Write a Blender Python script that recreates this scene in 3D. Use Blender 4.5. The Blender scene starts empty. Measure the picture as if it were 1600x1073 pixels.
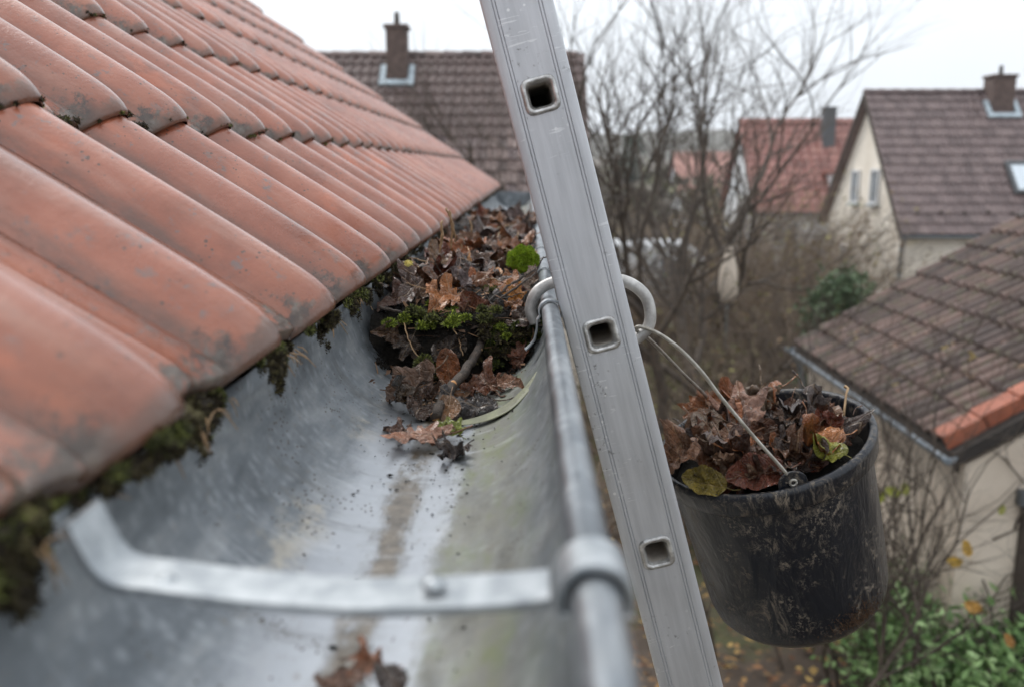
import bpy, bmesh, math, random
import numpy as np
from mathutils import Vector, Matrix, noise as mnoise
S = bpy.context.scene
COL = S.collection
rnd = random.Random(7)
PI = math.pi

# ------------------------------------------------------------------ camera, light, exposure
PITCH, YAW = math.radians(11.0933), math.radians(1.0039)
cd = bpy.data.cameras.new('camera'); cam = bpy.data.objects.new('camera', cd); COL.objects.link(cam)
cd.sensor_width = 36; cd.lens = 31.5; cd.clip_start = 0.02; cd.clip_end = 3000
cam.location = (0, 0, 0); cam.rotation_euler = (PI/2 - PITCH, 0, YAW)
cd.dof.use_dof = True; cd.dof.focus_distance = 1.10; cd.dof.aperture_fstop = 4.3; cd.dof.aperture_blades = 9
S.camera = cam
SUN_EL, SUN_AZ = math.radians(48), math.radians(-40)      # azimuth from +Y towards +X
w = bpy.data.worlds.new('World'); S.world = w; w.use_nodes = True
nt = w.node_tree; nt.nodes.clear()
out = nt.nodes.new('ShaderNodeOutputWorld'); bg = nt.nodes.new('ShaderNodeBackground')
sky = nt.nodes.new('ShaderNodeTexSky'); sky.sky_type = 'NISHITA'; sky.sun_disc = False
sky.sun_elevation = SUN_EL; sky.sun_rotation = SUN_AZ; sky.dust_density = 4; sky.air_density = 1.5
# overcast layer: even pale cloud, brighter towards the zenith as an overcast sky is
geo = nt.nodes.new('ShaderNodeTexCoord'); sep = nt.nodes.new('ShaderNodeSeparateXYZ')
mr = nt.nodes.new('ShaderNodeMapRange'); mr.inputs[1].default_value = -0.02; mr.inputs[2].default_value = 1
rampw = nt.nodes.new('ShaderNodeValToRGB')
rampw.color_ramp.elements[0].color = (8.2, 8.75, 9.35, 1); rampw.color_ramp.elements[0].position = 0
rampw.color_ramp.elements[1].color = (14.2, 14.7, 15.3, 1); rampw.color_ramp.elements[1].position = 1
nz = nt.nodes.new('ShaderNodeTexNoise'); nz.inputs['Scale'].default_value = 1.7; nz.inputs['Detail'].default_value = 3
mrn = nt.nodes.new('ShaderNodeMapRange'); mrn.inputs[1].default_value = .3; mrn.inputs[2].default_value = .7
mrn.inputs[3].default_value = .91; mrn.inputs[4].default_value = 1.08
mulc = nt.nodes.new('ShaderNodeVectorMath'); mulc.operation = 'SCALE'
mixw = nt.nodes.new('ShaderNodeMixRGB'); mixw.inputs[0].default_value = 0.93
L = nt.links.new
L(geo.outputs['Generated'], sep.inputs[0]); L(sep.outputs[2], mr.inputs[0]); L(mr.outputs[0], rampw.inputs[0])
L(geo.outputs['Generated'], nz.inputs['Vector']); L(nz.outputs[0], mrn.inputs[0])
L(rampw.outputs[0], mulc.inputs[0]); L(mrn.outputs[0], mulc.inputs['Scale'])
L(sky.outputs[0], mixw.inputs[1]); L(mulc.outputs[0], mixw.inputs[2]); L(mixw.outputs[0], bg.inputs[0])
bg.inputs[1].default_value = 0.10
L(bg.outputs[0], out.inputs[0])
sl = bpy.data.lights.new('sun', 'SUN'); sl.energy = 1.5; sl.angle = math.radians(22); sl.color = (1, .97, .93)
so = bpy.data.objects.new('sun', sl); COL.objects.link(so)
sd = Vector((math.sin(SUN_AZ)*math.cos(SUN_EL), math.cos(SUN_AZ)*math.cos(SUN_EL), math.sin(SUN_EL)))
so.rotation_euler = sd.to_track_quat('Z', 'Y').to_euler()
S.view_settings.view_transform = 'Standard'; S.view_settings.look = 'None'
S.view_settings.exposure = 0.32; S.view_settings.gamma = 1; S.view_settings.use_curve_mapping = False

# ------------------------------------------------------------------ helpers
_F = Vector((-math.sin(YAW)*math.cos(PITCH), math.cos(YAW)*math.cos(PITCH), -math.sin(PITCH)))
_R = Vector((math.cos(YAW), math.sin(YAW), 0)); _U = _R.cross(_F)
def ray(x, y): return _F + _R*((x-800)/1400) - _U*((y-536.5)/1400)
def at(x, y, Y): d = ray(x, y); return d*(Y/d.y)          # world point at distance Y ahead
def onz(x, y, z): d = ray(x, y); return d*(z/d.z)
def onp(x, y, P, n): d = ray(x, y); return d*(P.dot(n)/d.dot(n))
def apparent(P):                                          # how large and how central a point shows
    q = P.dot(_F)
    if q < .05: return 0
    x = P.dot(_R)/q*1400; y = P.dot(_U)/q*1400
    ok = 1.0 if (abs(x) < 850 and abs(y) < 590) else .12
    return ok/q

def tag(o, label=None, cat=None, group=None, kind=None):
    if label: o['label'] = label
    if cat: o['category'] = cat
    if group: o['group'] = group
    if kind: o['kind'] = kind
    return o
def link(o, parent=None):
    COL.objects.link(o)
    if parent is not None: o.parent = parent
    return o
def empty(name, loc=(0, 0, 0), mat=None):
    o = bpy.data.objects.new(name, None); o.empty_display_size = .05
    link(o)
    if mat is not None: o.matrix_world = mat
    else: o.location = loc
    return o
class MB:
    """collects geometry for ONE mesh object"""
    def __init__(s): s.v = []; s.f = []; s.uv = None
    def add(s, vs, fs):
        b = len(s.v); s.v += [tuple(q) for q in vs]; s.f += [tuple(i+b for i in q) for q in fs]; return s
    def box(s, x0, y0, z0, x1, y1, z1):
        return s.add([(x0,y0,z0),(x1,y0,z0),(x1,y1,z0),(x0,y1,z0),(x0,y0,z1),(x1,y0,z1),(x1,y1,z1),(x0,y1,z1)],
              [(0,3,2,1),(4,5,6,7),(0,1,5,4),(1,2,6,5),(2,3,7,6),(3,0,4,7)])
    def prism(s, poly, vec):                              # poly: 3D points, extruded by vec
        n = len(poly); v = Vector(vec); vs = [Vector(q) for q in poly]; vs += [q+v for q in vs]
        fs = [tuple(range(n))[::-1], tuple(range(n, 2*n))] + [(i, (i+1) % n, n+(i+1) % n, n+i) for i in range(n)]
        return s.add(vs, fs)
    def tube(s, pts, rad, sides=8, caps=True):
        pts = [Vector(q) for q in pts]; n = len(pts)
        if not hasattr(rad, '__len__'): rad = [rad]*n
        T = (pts[1]-pts[0]).normalized(); up = Vector((0,0,1)) if abs(T.z) < .9 else Vector((1,0,0))
        A = T.cross(up).normalized(); vs = []
        for i in range(n):
            T = (pts[min(i+1, n-1)]-pts[max(i-1, 0)])
            T = T.normalized() if T.length > 1e-9 else Vector((0,0,1))
            A = (A - T*A.dot(T)); A = A.normalized() if A.length > 1e-6 else T.orthogonal().normalized()
            B = T.cross(A)
            for k in range(sides):
                a = 2*PI*k/sides; vs.append(pts[i] + (A*math.cos(a)+B*math.sin(a))*rad[i])
        fs = [(i*sides+k, i*sides+(k+1) % sides, (i+1)*sides+(k+1) % sides, (i+1)*sides+k) for i in range(n-1) for k in range(sides)]
        if caps: fs += [tuple(range(sides))[::-1], tuple(range((n-1)*sides, n*sides))]
        return s.add(vs, fs)
    def lathe(s, prof, sides=64, close=False):
        n = len(prof); vs = [(r*math.cos(2*PI*k/sides), r*math.sin(2*PI*k/sides), z) for (r, z) in prof for k in range(sides)]
        fs = [(i*sides+k, i*sides+(k+1) % sides, (i+1)*sides+(k+1) % sides, (i+1)*sides+k) for i in range(n-1) for k in range(sides)]
        return s.add(vs, fs)
    def grid(s, nx, ny, fn, flip=False):
        vs = [fn(i/(nx-1), j/(ny-1)) for j in range(ny) for i in range(nx)]
        fs = [(j*nx+i, j*nx+i+1, (j+1)*nx+i+1, (j+1)*nx+i) for j in range(ny-1) for i in range(nx-1)]
        if flip: fs = [q[::-1] for q in fs]
        return s.add(vs, fs)
    def mesh(s, name, m, smooth=None):
        me = bpy.data.meshes.new(name); me.from_pydata(s.v, [], s.f); me.update()
        if m is not None: me.materials.append(m)
        if smooth is not None:
            me.shade_smooth()
            if smooth < 180:
                try: me.set_sharp_from_angle(angle=math.radians(smooth))
                except Exception: pass
        return me
    def build(s, name, m, parent=None, smooth=None, bevel=0):
        o = bpy.data.objects.new(name, s.mesh(name, m, smooth)); link(o, parent)
        if bevel:
            b = o.modifiers.new('bevel', 'BEVEL'); b.width = bevel; b.segments = 2; b.limit_method = 'ANGLE'
        return o

# ------------------------------------------------------------------ material helper
class NT:
    def __init__(s, name):
        s.m = bpy.data.materials.new(name); s.m.use_nodes = True; s.t = s.m.node_tree
        s.b = s.t.nodes['Principled BSDF']; s.out = s.t.nodes['Material Output']
        s.tc = s.t.nodes.new('ShaderNodeTexCoord'); s.oi = s.t.nodes.new('ShaderNodeObjectInfo')
        s.obj = s.tc.outputs['Object']
    def n(s, ty, **kw):
        q = s.t.nodes.new(ty)
        for k, v in kw.items(): setattr(q, k, v)
        return q
    def put(s, sock, v):
        if v is None: return
        if hasattr(v, 'is_linked') or isinstance(v, bpy.types.NodeSocket): s.t.links.new(v, sock)
        else:
            if isinstance(v, tuple) and len(v) == 3 and sock.type == 'RGBA': v = (*v, 1)
            sock.default_value = v
    def map(s, co=None, scale=(1,1,1), loc=(0,0,0), rot=(0,0,0)):
        q = s.n('ShaderNodeMapping'); s.put(q.inputs[0], co or s.obj); q.inputs['Scale'].default_value = scale
        q.inputs['Location'].default_value = loc; q.inputs['Rotation'].default_value = rot; return q.outputs[0]
    def rnoise(s, co=None):                               # coordinates shifted per object
        q = s.n('ShaderNodeVectorMath', operation='ADD'); s.put(q.inputs[0], co or s.obj)
        r = s.n('ShaderNodeMath', operation='MULTIPLY'); s.put(r.inputs[0], s.oi.outputs['Random']); r.inputs[1].default_value = 50
        s.put(q.inputs[1], r.outputs[0]); return q.outputs[0]
    def noise(s, scale, co=None, detail=5, rough=.6, dist=0):
        q = s.n('ShaderNodeTexNoise'); s.put(q.inputs['Vector'], co or s.obj); q.inputs['Scale'].default_value = scale
        q.inputs['Detail'].default_value = detail; q.inputs['Roughness'].default_value = rough; q.inputs['Distortion'].default_value = dist
        return q.outputs[0]
    def voro(s, scale, co=None, feature='F1'):
        q = s.n('ShaderNodeTexVoronoi', feature=feature); s.put(q.inputs['Vector'], co or s.obj); q.inputs['Scale'].default_value = scale
        return q.outputs[0]
    def ramp(s, fac, stops):
        q = s.n('ShaderNodeValToRGB'); s.put(q.inputs[0], fac); e = q.color_ramp.elements
        while len(e) < len(stops): e.new(.5)
        for i, (p, c) in enumerate(stops):
            if not isinstance(c, tuple): c = (c, c, c)
            e[i].position = p; e[i].color = (*c, 1)
        return q.outputs[0]
    def mix(s, a, b, f, mode='MIX'):
        q = s.n('ShaderNodeMixRGB', blend_type=mode); s.put(q.inputs[0], f); s.put(q.inputs[1], a); s.put(q.inputs[2], b); return q.outputs[0]
    def math(s, op, a, b=None, clamp=False):
        q = s.n('ShaderNodeMath', operation=op, use_clamp=clamp); s.put(q.inputs[0], a); s.put(q.inputs[1], b); return q.outputs[0]
    def sep(s, v=None):
        q = s.n('ShaderNodeSeparateXYZ'); s.put(q.inputs[0], v or s.obj); return q.outputs
    def mr(s, v, a, b, c=0., d=1.):
        q = s.n('ShaderNodeMapRange', interpolation_type='SMOOTHSTEP'); s.put(q.inputs[0], v)
        for i, z in enumerate((a, b, c, d)): q.inputs[i+1].default_value = z
        return q.outputs[0]
    def bump(s, h, strength=.5, dist=.01):
        q = s.n('ShaderNodeBump'); q.inputs['Strength'].default_value = strength; q.inputs['Distance'].default_value = dist
        s.put(q.inputs['Height'], h); s.put(s.b.inputs['Normal'], q.outputs[0]); return s
    def fin(s, col=None, rough=None, metal=None, spec=None, coat=None, coatr=None):
        I = s.b.inputs
        for k, v in (('Base Color', col), ('Roughness', rough), ('Metallic', metal), ('Specular IOR Level', spec), ('Coat Weight', coat), ('Coat Roughness', coatr)):
            s.put(I[k], v)
        return s.m

def mottled(name, c0, c1, scale=6, rough=.8, bump=.3, bd=.01, c2=None, metal=0., lo=.35, hi=.65, spec=None, bscale=None):
    t = NT(name); n = t.noise(scale, detail=8)
    st = [(lo, c0), (hi, c1)] + ([(min(1, hi+.12), c2)] if c2 else [])
    t.bump(t.noise(bscale or scale*5, detail=6), bump, bd)
    return t.fin(t.ramp(n, st), rough, metal, spec)
def flat(name, c, rough=.5, metal=0.): return NT(name).fin(c, rough, metal)

def mat_clay():
    t = NT('clay_tile'); co = t.rnoise()
    base = t.ramp(t.noise(9, co, 8), [(.3, (.17,.050,.024)), (.5, (.28,.086,.044)), (.72, (.37,.14,.085))])
    base = t.mix(base, t.ramp(t.oi.outputs['Random'], [(0, (.80,.74,.72)), (.5, (1,.97,.95)), (1, (1.12,1.1,1.1))]), .8, 'MULTIPLY')
    s = t.sep()                                           # x along width, y up slope
    bloom = t.noise(5, t.map(co, (9, 1.2, 4)), 6)
    base = t.mix(base, (.38,.23,.18), t.math('MULTIPLY', t.mr(bloom, .46, .75), .45))
    stain = t.math('MULTIPLY', t.mr(t.noise(38, t.map(co, (1, .6, 1)), 6, .7), .57, .68), t.mr(t.noise(7, co, 2), .45, .6))
    base = t.mix(base, (.15,.12,.11), t.math('MULTIPLY', stain, .75))
    gb = t.math('MULTIPLY', t.mr(t.noise(55, co, 7, .75), .56, .64), t.mr(t.noise(11, co, 3), .5, .58))
    base = t.mix(base, (.13,.13,.13), t.math('MULTIPLY', gb, .7))
    orr = t.mr(t.noise(13, t.map(co, (1, .5, 1)), 5), .60, .70)
    base = t.mix(base, (.47,.135,.06), t.math('MULTIPLY', orr, .5))
    wv = t.math('ADD', t.voro(120, co), t.math('MULTIPLY', t.noise(90, co, 3), .35))
    pitm = t.math('MULTIPLY', t.math('LESS_THAN', wv, t.math('ADD', .20, t.math('MULTIPLY', t.noise(40, co, 3), .28))), t.mr(t.noise(12, co, 3), .48, .56))
    base = t.mix(base, (.07,.045,.035), t.math('MULTIPLY', pitm, .85))
    # algae and dirt near the lower edge of the tile
    n2 = t.noise(75, co, 9, .8)
    tz = t.math('MAXIMUM', t.mr(s[0], .072, .092, 0., 1.), t.mr(s[0], .022, .006, 0., 1.))
    far = t.math('ADD', .013, t.math('MULTIPLY', tz, .040))
    e = t.math('ADD', t.math('SUBTRACT', 1.15, t.math('DIVIDE', s[1], far)), t.math('MULTIPLY', t.math('SUBTRACT', n2, .5), 3.6))
    tro = t.math('ADD', t.math('MULTIPLY', t.mr(t.noise(28, co, 5), .50, .60), .7), tz, True)
    dirt = t.math('MULTIPLY', t.mr(e, .45, .95), tro, True)
    dcol = t.ramp(t.noise(60, co, 5), [(.35, (.018,.013,.010)), (.5, (.055,.042,.03)), (.66, (.13,.12,.10)), (.8, (.06,.07,.02))])
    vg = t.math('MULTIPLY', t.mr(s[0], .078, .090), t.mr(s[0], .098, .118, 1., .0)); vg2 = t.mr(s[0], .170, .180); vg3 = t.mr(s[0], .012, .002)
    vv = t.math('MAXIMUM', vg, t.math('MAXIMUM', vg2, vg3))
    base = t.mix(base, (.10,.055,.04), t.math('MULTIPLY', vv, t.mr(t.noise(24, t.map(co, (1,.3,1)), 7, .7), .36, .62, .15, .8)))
    warm = t.mr(s[1], .10, .0, 0., .45)
    base = t.mix(base, (.26,.085,.035), t.math('MULTIPLY', warm, t.mr(t.noise(18, co, 5), .35, .65)))
    base = t.mix(base, dcol, t.math('MULTIPLY', dirt, .92))
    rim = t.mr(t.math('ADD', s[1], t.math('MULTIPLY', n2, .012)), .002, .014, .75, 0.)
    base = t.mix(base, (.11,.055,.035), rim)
    q = t.math('ADD', t.noise(160, co, 6), t.math('MULTIPLY', pitm, -1.2))
    t.bump(q, .5, .0022)
    return t.fin(base, t.ramp(t.noise(22, co, 5), [(.35, .24), (.7, .48)]), 0., .5, .5, .14)
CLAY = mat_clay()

def mat_zinc(name='zinc', stains=False):
    t = NT(name); n = t.noise(26, t.map(None, (1, .35, 1)), 8, .65)
    col = t.ramp(n, [(.3, (.11,.125,.138)), (.5, (.195,.215,.233)), (.72, (.34,.355,.365))])
    sp = t.voro(70); col = t.mix(col, (.62,.66,.69), t.math('MULTIPLY', t.mr(sp, .0, .5, .35, 0.), .6))
    rough = t.ramp(t.noise(40, detail=4), [(.3, .30), (.7, .48)])
    metal = .75
    if stains:
        s = t.sep(); x = s[0]; y = s[1]
        wob = t.math('MULTIPLY', t.math('SUBTRACT', t.noise(7, t.map(None, (1.6, .7, 0)), 9, .78), .5), .060)
        fin = t.math('MULTIPLY', t.math('SUBTRACT', t.noise(60, t.map(None, (2.0, .35, 0)), 6, .8), .5), .02)
        xx = t.math('ADD', t.math('ADD', x, wob), fin)
        # grime up the wall
        wall = t.mr(t.noise(14, t.map(None, (.8, .8, 2.2)), 7, .7), .5, .66)
        col = t.mix(col, (.50,.45,.36), t.math('MULTIPLY', t.math('MULTIPLY', wall, t.math('MULTIPLY', t.mr(xx, -.1, -.075), t.mr(xx, -.06, -.045, 1., 0.))), .8))
        # olive algae and silt along the front side
        al = t.math('MULTIPLY', t.math('MULTIPLY', t.mr(xx, .018, .040), t.mr(xx, .070, .105, 1., .25)), t.ramp(t.noise(17, t.map(None, (1,.4,1)), 8, .75), [(.3, .45), (.55, 1.)]))
        acol = t.ramp(t.noise(34, t.map(None, (1,.45,1)), 7), [(.30, (.06,.058,.042)), (.48, (.13,.128,.10)), (.60, (.105,.12,.045)), (.75, (.26,.255,.225))])
        col = t.mix(col, acol, t.math('MULTIPLY', al, .9))
        # wet mud streak in the bottom
        mud = t.math('MULTIPLY', t.mr(xx, -.032, -.016), t.mr(xx, -.006, .010, 1., 0.))
        brk = t.mr(t.noise(11, t.map(None, (.9, .5, 0)), 8, .78), .32, .48)
        mud = t.math('MULTIPLY', mud, brk)
        mcol = t.ramp(t.noise(55, detail=6), [(.35, (.05,.04,.028)), (.6, (.14,.115,.085)), (.75, (.24,.21,.17))])
        col = t.mix(col, mcol, mud)
        # wet bottom, the sky's reflection painted in as pale silver; crumbs of dirt
        wet = t.math('MULTIPLY', t.mr(xx, -.085, -.050), t.mr(xx, .018, .036, 1., 0.))
        col = t.mix(col, (.40,.42,.45), t.math('MULTIPLY', t.math('MULTIPLY', wet, t.math('SUBTRACT', 1., mud)), .8))
        cr = t.math('MULTIPLY', t.math('LESS_THAN', t.voro(230, t.map(None, (1, .55, 1))), .24), t.mr(t.noise(20, detail=3), .53, .62))
        col = t.mix(col, (.045,.035,.025), cr)
        gr = t.math('MULTIPLY', t.mr(t.noise(70, detail=7, rough=.8), .56, .68), .5)
        col = t.mix(col, (.17,.15,.12), gr)
        m0 = t.math('MAXIMUM', t.math('MAXIMUM', mud, al), t.math('MAXIMUM', cr, gr))
        metal = t.math('SUBTRACT', .72, t.math('MULTIPLY', m0, .6))
        rr = t.math('ADD', t.math('MULTIPLY', wet, -.22), .50)
        rough = t.math('ADD', rr, t.math('MULTIPLY', t.noise(30, detail=5), .08))
    if stains:
        stz = t.noise(22, t.map(None, (.35, 1.5, .35)), 8, .75)
        col = t.mix(col, (.12,.12,.115), t.math('MULTIPLY', t.mr(stz, .52, .72), .55))
        col = t.mix(col, (.60,.63,.66), t.math('MULTIPLY', t.mr(stz, .46, .30), .30))
    t.bump(t.noise(90, detail=6), .12 if stains else .2, .0012)
    return t.fin(col, rough, metal, .5)
ZINC = mat_zinc(); TROUGH = mat_zinc('zinc_trough', True)
GALV = mottled('galvanised_steel', (.24,.265,.285), (.44,.465,.48), 60, .42, .25, .001, metal=.7)

def mat_alu():
    t = NT('ladder_aluminium')
    n = t.noise(30, t.map(None, (3, 3, .25)), 7); col = t.ramp(n, [(.3, (.42,.43,.45)), (.7, (.56,.57,.595))])
    smut = t.math('MULTIPLY', t.mr(t.noise(95, detail=6, rough=.7), .57, .67), t.mr(t.noise(11, detail=3), .52, .62))
    col = t.mix(col, (.07,.06,.055), t.math('MULTIPLY', smut, .8))
    wh = t.math('MULTIPLY', t.math('LESS_THAN', t.voro(85), .16), t.mr(t.noise(9, detail=2), .5, .6))
    col = t.mix(col, (.75,.75,.75), t.math('MULTIPLY', wh, .7))
    sc = t.math('MULTIPLY', t.mr(t.noise(60, t.map(None, (.6, 1, 5), rot=(0,.5,0)), 3, .4, 1.2), .655, .675), t.mr(t.noise(10, detail=2), .5, .58))
    col = t.mix(col, (.72,.73,.74), t.math('MULTIPLY', sc, .6))
    m = t.math('SUBTRACT', .55, t.math('MULTIPLY', smut, .5))
    t.bump(t.math('ADD', t.noise(240, t.map(None, (2,2,.1)), 4), t.math('MULTIPLY', sc, .6)), .12, .0008)
    return t.fin(col, t.ramp(t.noise(14, detail=6), [(.3, .36), (.7, .52)]), m, .5)
ALU = mat_alu()
ALU_RING = mottled('rolled_aluminium', (.30,.29,.28), (.62,.62,.61), 90, .35, .4, .0015, metal=.8)
ALU_RUNG = mottled('dull_rung_aluminium', (.40,.36,.32), (.62,.58,.52), 40, .6, .3, .001, metal=.3)
ROD = mottled('grey_galvanised_rod', (.30,.29,.28), (.56,.55,.53), 55, .42, .4, .001, c2=(.70,.69,.67), metal=.45)
WIRE = mottled('bucket_wire', (.22,.20,.17), (.42,.40,.36), 60, .4, .3, .0005, metal=.6)

def mat_bucket():
    t = NT('black_bucket_plastic'); s = t.sep()
    big = t.mr(t.noise(9, t.map(None, (1,1,.6)), 6, .65), .42, .58)
    st = t.noise(30, t.map(None, (1.3,1.3,.62)), 10, .85, 1.6)
    dust = t.math('MULTIPLY', t.mr(st, .50, .66), big)
    fine = t.math('MULTIPLY', t.mr(t.noise(150, detail=6, rough=.8), .52, .60), t.mr(t.noise(14, detail=4), .46, .60))
    d = t.math('MAXIMUM', dust, t.math('MULTIPLY', fine, .75))
    col = t.mix((.007,.009,.014), t.ramp(t.noise(20, detail=4), [(.35, (.20,.155,.11)), (.65, (.45,.37,.28))]), t.math('MULTIPLY', d, .62))
    mud = t.mr(t.math('ADD', s[2], t.math('MULTIPLY', t.noise(16, detail=4), .06)), -.258, -.225, .8, 0.)
    col = t.mix(col, (.07,.045,.028), t.math('MULTIPLY', mud, t.mr(t.noise(40, detail=5), .4, .6)))
    h = t.math('ADD', t.math('MULTIPLY', t.noise(13, t.map(None, (1,1,.35)), 4, .6, 1.5), 1.6), t.math('MULTIPLY', d, .1))
    t.bump(h, .45, .008)
    return t.fin(col, t.math('ADD', .30, t.math('MULTIPLY', d, .45)), 0., .38)
BUCKET = mat_bucket()

def mat_leaf():
    t = NT('leaf'); uvn = t.n('ShaderNodeUVMap'); u = t.sep(uvn.outputs[0]); ax = t.math('ABSOLUTE', u[0])
    mid = t.mr(ax, .006, .022, 1., 0.)
    f = t.math('FRACT', t.math('MULTIPLY', t.math('SUBTRACT', u[1], t.math('MULTIPLY', ax, .8)), 6.5))
    sec = t.mr(t.math('ABSOLUTE', t.math('SUBTRACT', f, .5)), .03, .10, 1., 0.)
    vein = t.math('MAXIMUM', mid, t.math('MULTIPLY', sec, .55))
    co = t.rnoise(t.obj)
    n = t.noise(3.2, co, 8, .7)
    base = t.oi.outputs['Color']
    c = t.mix(base, t.ramp(n, [(.25, (.22,.18,.16)), (.5, (.95,.92,.88)), (.75, (1.6,1.4,1.2))]), .85, 'MULTIPLY')
    c = t.mix(c, (.02,.014,.01), t.math('MULTIPLY', t.mr(t.noise(7, co, 7, .75), .55, .68), .8))
    c = t.mix(c, t.mix(c, (.40,.28,.17), .45), t.math('MULTIPLY', vein, .6))
    t.bump(t.math('ADD', t.math('MULTIPLY', vein, -.8), t.math('MULTIPLY', t.noise(11, co, 6), 1.4)), .6, .03)
    m = t.fin(c, t.ramp(t.noise(5, co, 4), [(.35, .14), (.65, .48)]), 0., .5, .22, .12)
    return m
LEAF = mat_leaf()
SOIL = mottled('wet_humus', (.003,.0025,.002), (.016,.012,.008), 60, .75, 1, .006, c2=(.045,.034,.022), spec=.25)
BARK = mottled('twig_bark', (.016,.011,.008), (.075,.050,.034), 110, .6, 1, .004, c2=(.20,.17,.13))
STRAW = mottled('dry_stalk', (.16,.09,.04), (.34,.22,.11), 40, .5, .3, .002)
CUT = flat('cut_wood', (.55,.27,.10), .6)
def mat_moss(name, a, b, c):
    t = NT(name); g = t.n('ShaderNodeNewGeometry')
    col = t.ramp(g.outputs['Random Per Island'], [(0, a), (.55, b), (1, c)])
    return t.fin(col, .7, 0., .3)
MOSS = mat_moss('moss_bright', (.03,.045,.01), (.13,.17,.02), (.40,.46,.07))
MOSSB = mat_moss('moss_cushion_green', (.10,.17,.012), (.24,.36,.02), (.42,.52,.05))
MOSSD = mat_moss('moss_dark', (.012,.012,.006), (.045,.055,.014), (.14,.17,.03))
HUMUSM = mat_moss('mossy_dirt', (.012,.008,.005), (.035,.026,.015), (.10,.085,.03))
MOSSM = mat_moss('moss_olive', (.02,.02,.01), (.08,.085,.03), (.22,.24,.06))

WALLC = mottled('cream_render', (.72,.65,.55), (.83,.77,.68), 1.4, .9, .3, .01, bscale=60)
WALLB = mottled('beige_render', (.58,.49,.40), (.72,.63,.53), 1.6, .9, .3, .01, bscale=50)
WALLW = mottled('white_render', (.62,.64,.66), (.74,.75,.76), 1.2, .9, .2, .01, bscale=50)
DARKWOOD = mottled('dark_wood', (.025,.018,.014), (.06,.042,.03), 9, .7, .3, .004)
BRICK = mottled('chimney_brick', (.075,.052,.045), (.14,.095,.08), 8, .85, .5, .01)
LEAD = mottled('lead_flashing', (.30,.36,.40), (.45,.52,.56), 6, .5, .2, .004, metal=.2)
GLASS = flat('window_glass', (.18,.22,.26), .08, .3)
FRAMEW = flat('white_window_frame', (.7,.7,.7), .4)
STEELG = mottled('grey_gutter_zinc', (.17,.20,.23), (.27,.30,.33), 8, .45, .1, .002, metal=.5)
SLATE = flat('stone_lintel', (.09,.095,.10), .7)
def mat_tile(name, stops, patch=None, moss=.0):
    t = NT(name); co = t.rnoise()
    c = t.ramp(t.oi.outputs['Random'], stops)
    c = t.mix(c, t.ramp(t.noise(5, co, 7), [(.3, (.65,.62,.6)), (.6, (1.1,1.08,1.05)), (.75, (1.5,1.45,1.4))]), .8, 'MULTIPLY')
    if moss: c = t.mix(c, (.085,.075,.035), t.math('MULTIPLY', t.mr(t.noise(9, co, 5), .5, .65), moss))
    t.bump(t.noise(40, co, 5), .3, .004)
    return t.fin(c, t.ramp(t.noise(12, co, 3), [(.3, .42), (.7, .65)]), 0., .5)
TILE_BROWN = mat_tile('brown_roof_tile', [(0, (.075,.05,.045)), (.35, (.13,.088,.08)), (.7, (.21,.155,.14)), (1, (.11,.08,.085))])
TILE_SHED = mat_tile('weathered_brown_tile', [(0, (.045,.026,.021)), (.4, (.085,.049,.040)), (.75, (.15,.090,.072)), (1, (.06,.043,.040))], moss=.7)
TILE_DARK = mat_tile('dark_brown_tile', [(0, (.10,.07,.068)), (.5, (.14,.10,.098)), (1, (.17,.125,.12))])
TILE_RED = mat_tile('red_roof_tile', [(0, (.20,.085,.07)), (.5, (.27,.115,.095)), (1, (.33,.16,.13))])
TILE_ORANGE = mat_tile('orange_verge_tile', [(0, (.30,.090,.048)), (1, (.40,.135,.075))])
UNDER = flat('roof_underlay', (.03,.025,.022), .9)
BARKT = mottled('tree_bark', (.034,.025,.019), (.105,.080,.060), 12, .8, .5, .01, c2=(.11,.10,.06))
BARKS = mottled('shrub_bark', (.11,.08,.058), (.26,.195,.14), 12, .8, .3, .01)

# ------------------------------------------------------------------ setting: ground and far land
GZ = -4.6
def mat_ground():
    t = NT('garden_ground'); 
    c = t.ramp(t.noise(.45, detail=9, rough=.7), [(.35, (.045,.032,.024)), (.5, (.085,.062,.045)), (.6, (.07,.075,.03)), (.72, (.12,.10,.06))])
    lf = t.math('LESS_THAN', t.voro(9), .36); lc = t.ramp(t.noise(23, detail=2), [(.35, (.10,.05,.025)), (.55, (.20,.115,.055)), (.7, (.28,.19,.07))])
    c = t.mix(c, lc, t.math('MULTIPLY', lf, t.mr(t.noise(1.1, detail=4), .42, .6)))
    t.bump(t.noise(8, detail=8), .8, .05)
    return t.fin(c, .85)
g = MB(); 
def gfn(u, v):
    X = -300 + 700*u; Y = -60 + 660*(v**1.0)
    z = GZ + .05*mnoise.noise(Vector((X*.3, Y*.3, 0)))
    if Y > 60: z += (Y-60)*.022 + 3*mnoise.noise(Vector((X*.01, Y*.01, 4)))*min(1, (Y-60)/60)
    return (X, Y, z)
g.grid(120, 120, gfn); ground = g.build('ground', mat_ground(), None, 180); tag(ground, kind='structure')
hillm = mottled('far_wood', (.075,.075,.06), (.15,.14,.115), .12, .95, .6, 1.5)
hb = MB()
def hfn(u, v):
    X = -320 + 780*u; Y = 330 + 90*v
    crest = 16 + 6*mnoise.noise(Vector((X*.012, 0, 1))) + 1.6*mnoise.noise(Vector((X*.11, 3, 1))) + 1.2*mnoise.noise(Vector((X*.4, 3, 1)))
    return (X, Y, GZ - 1 + (crest+5)*min(1, v*1.8)**.6)
hb.grid(420, 14, hfn); tag(hb.build('hills', hillm, None, 180), kind='structure')

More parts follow.
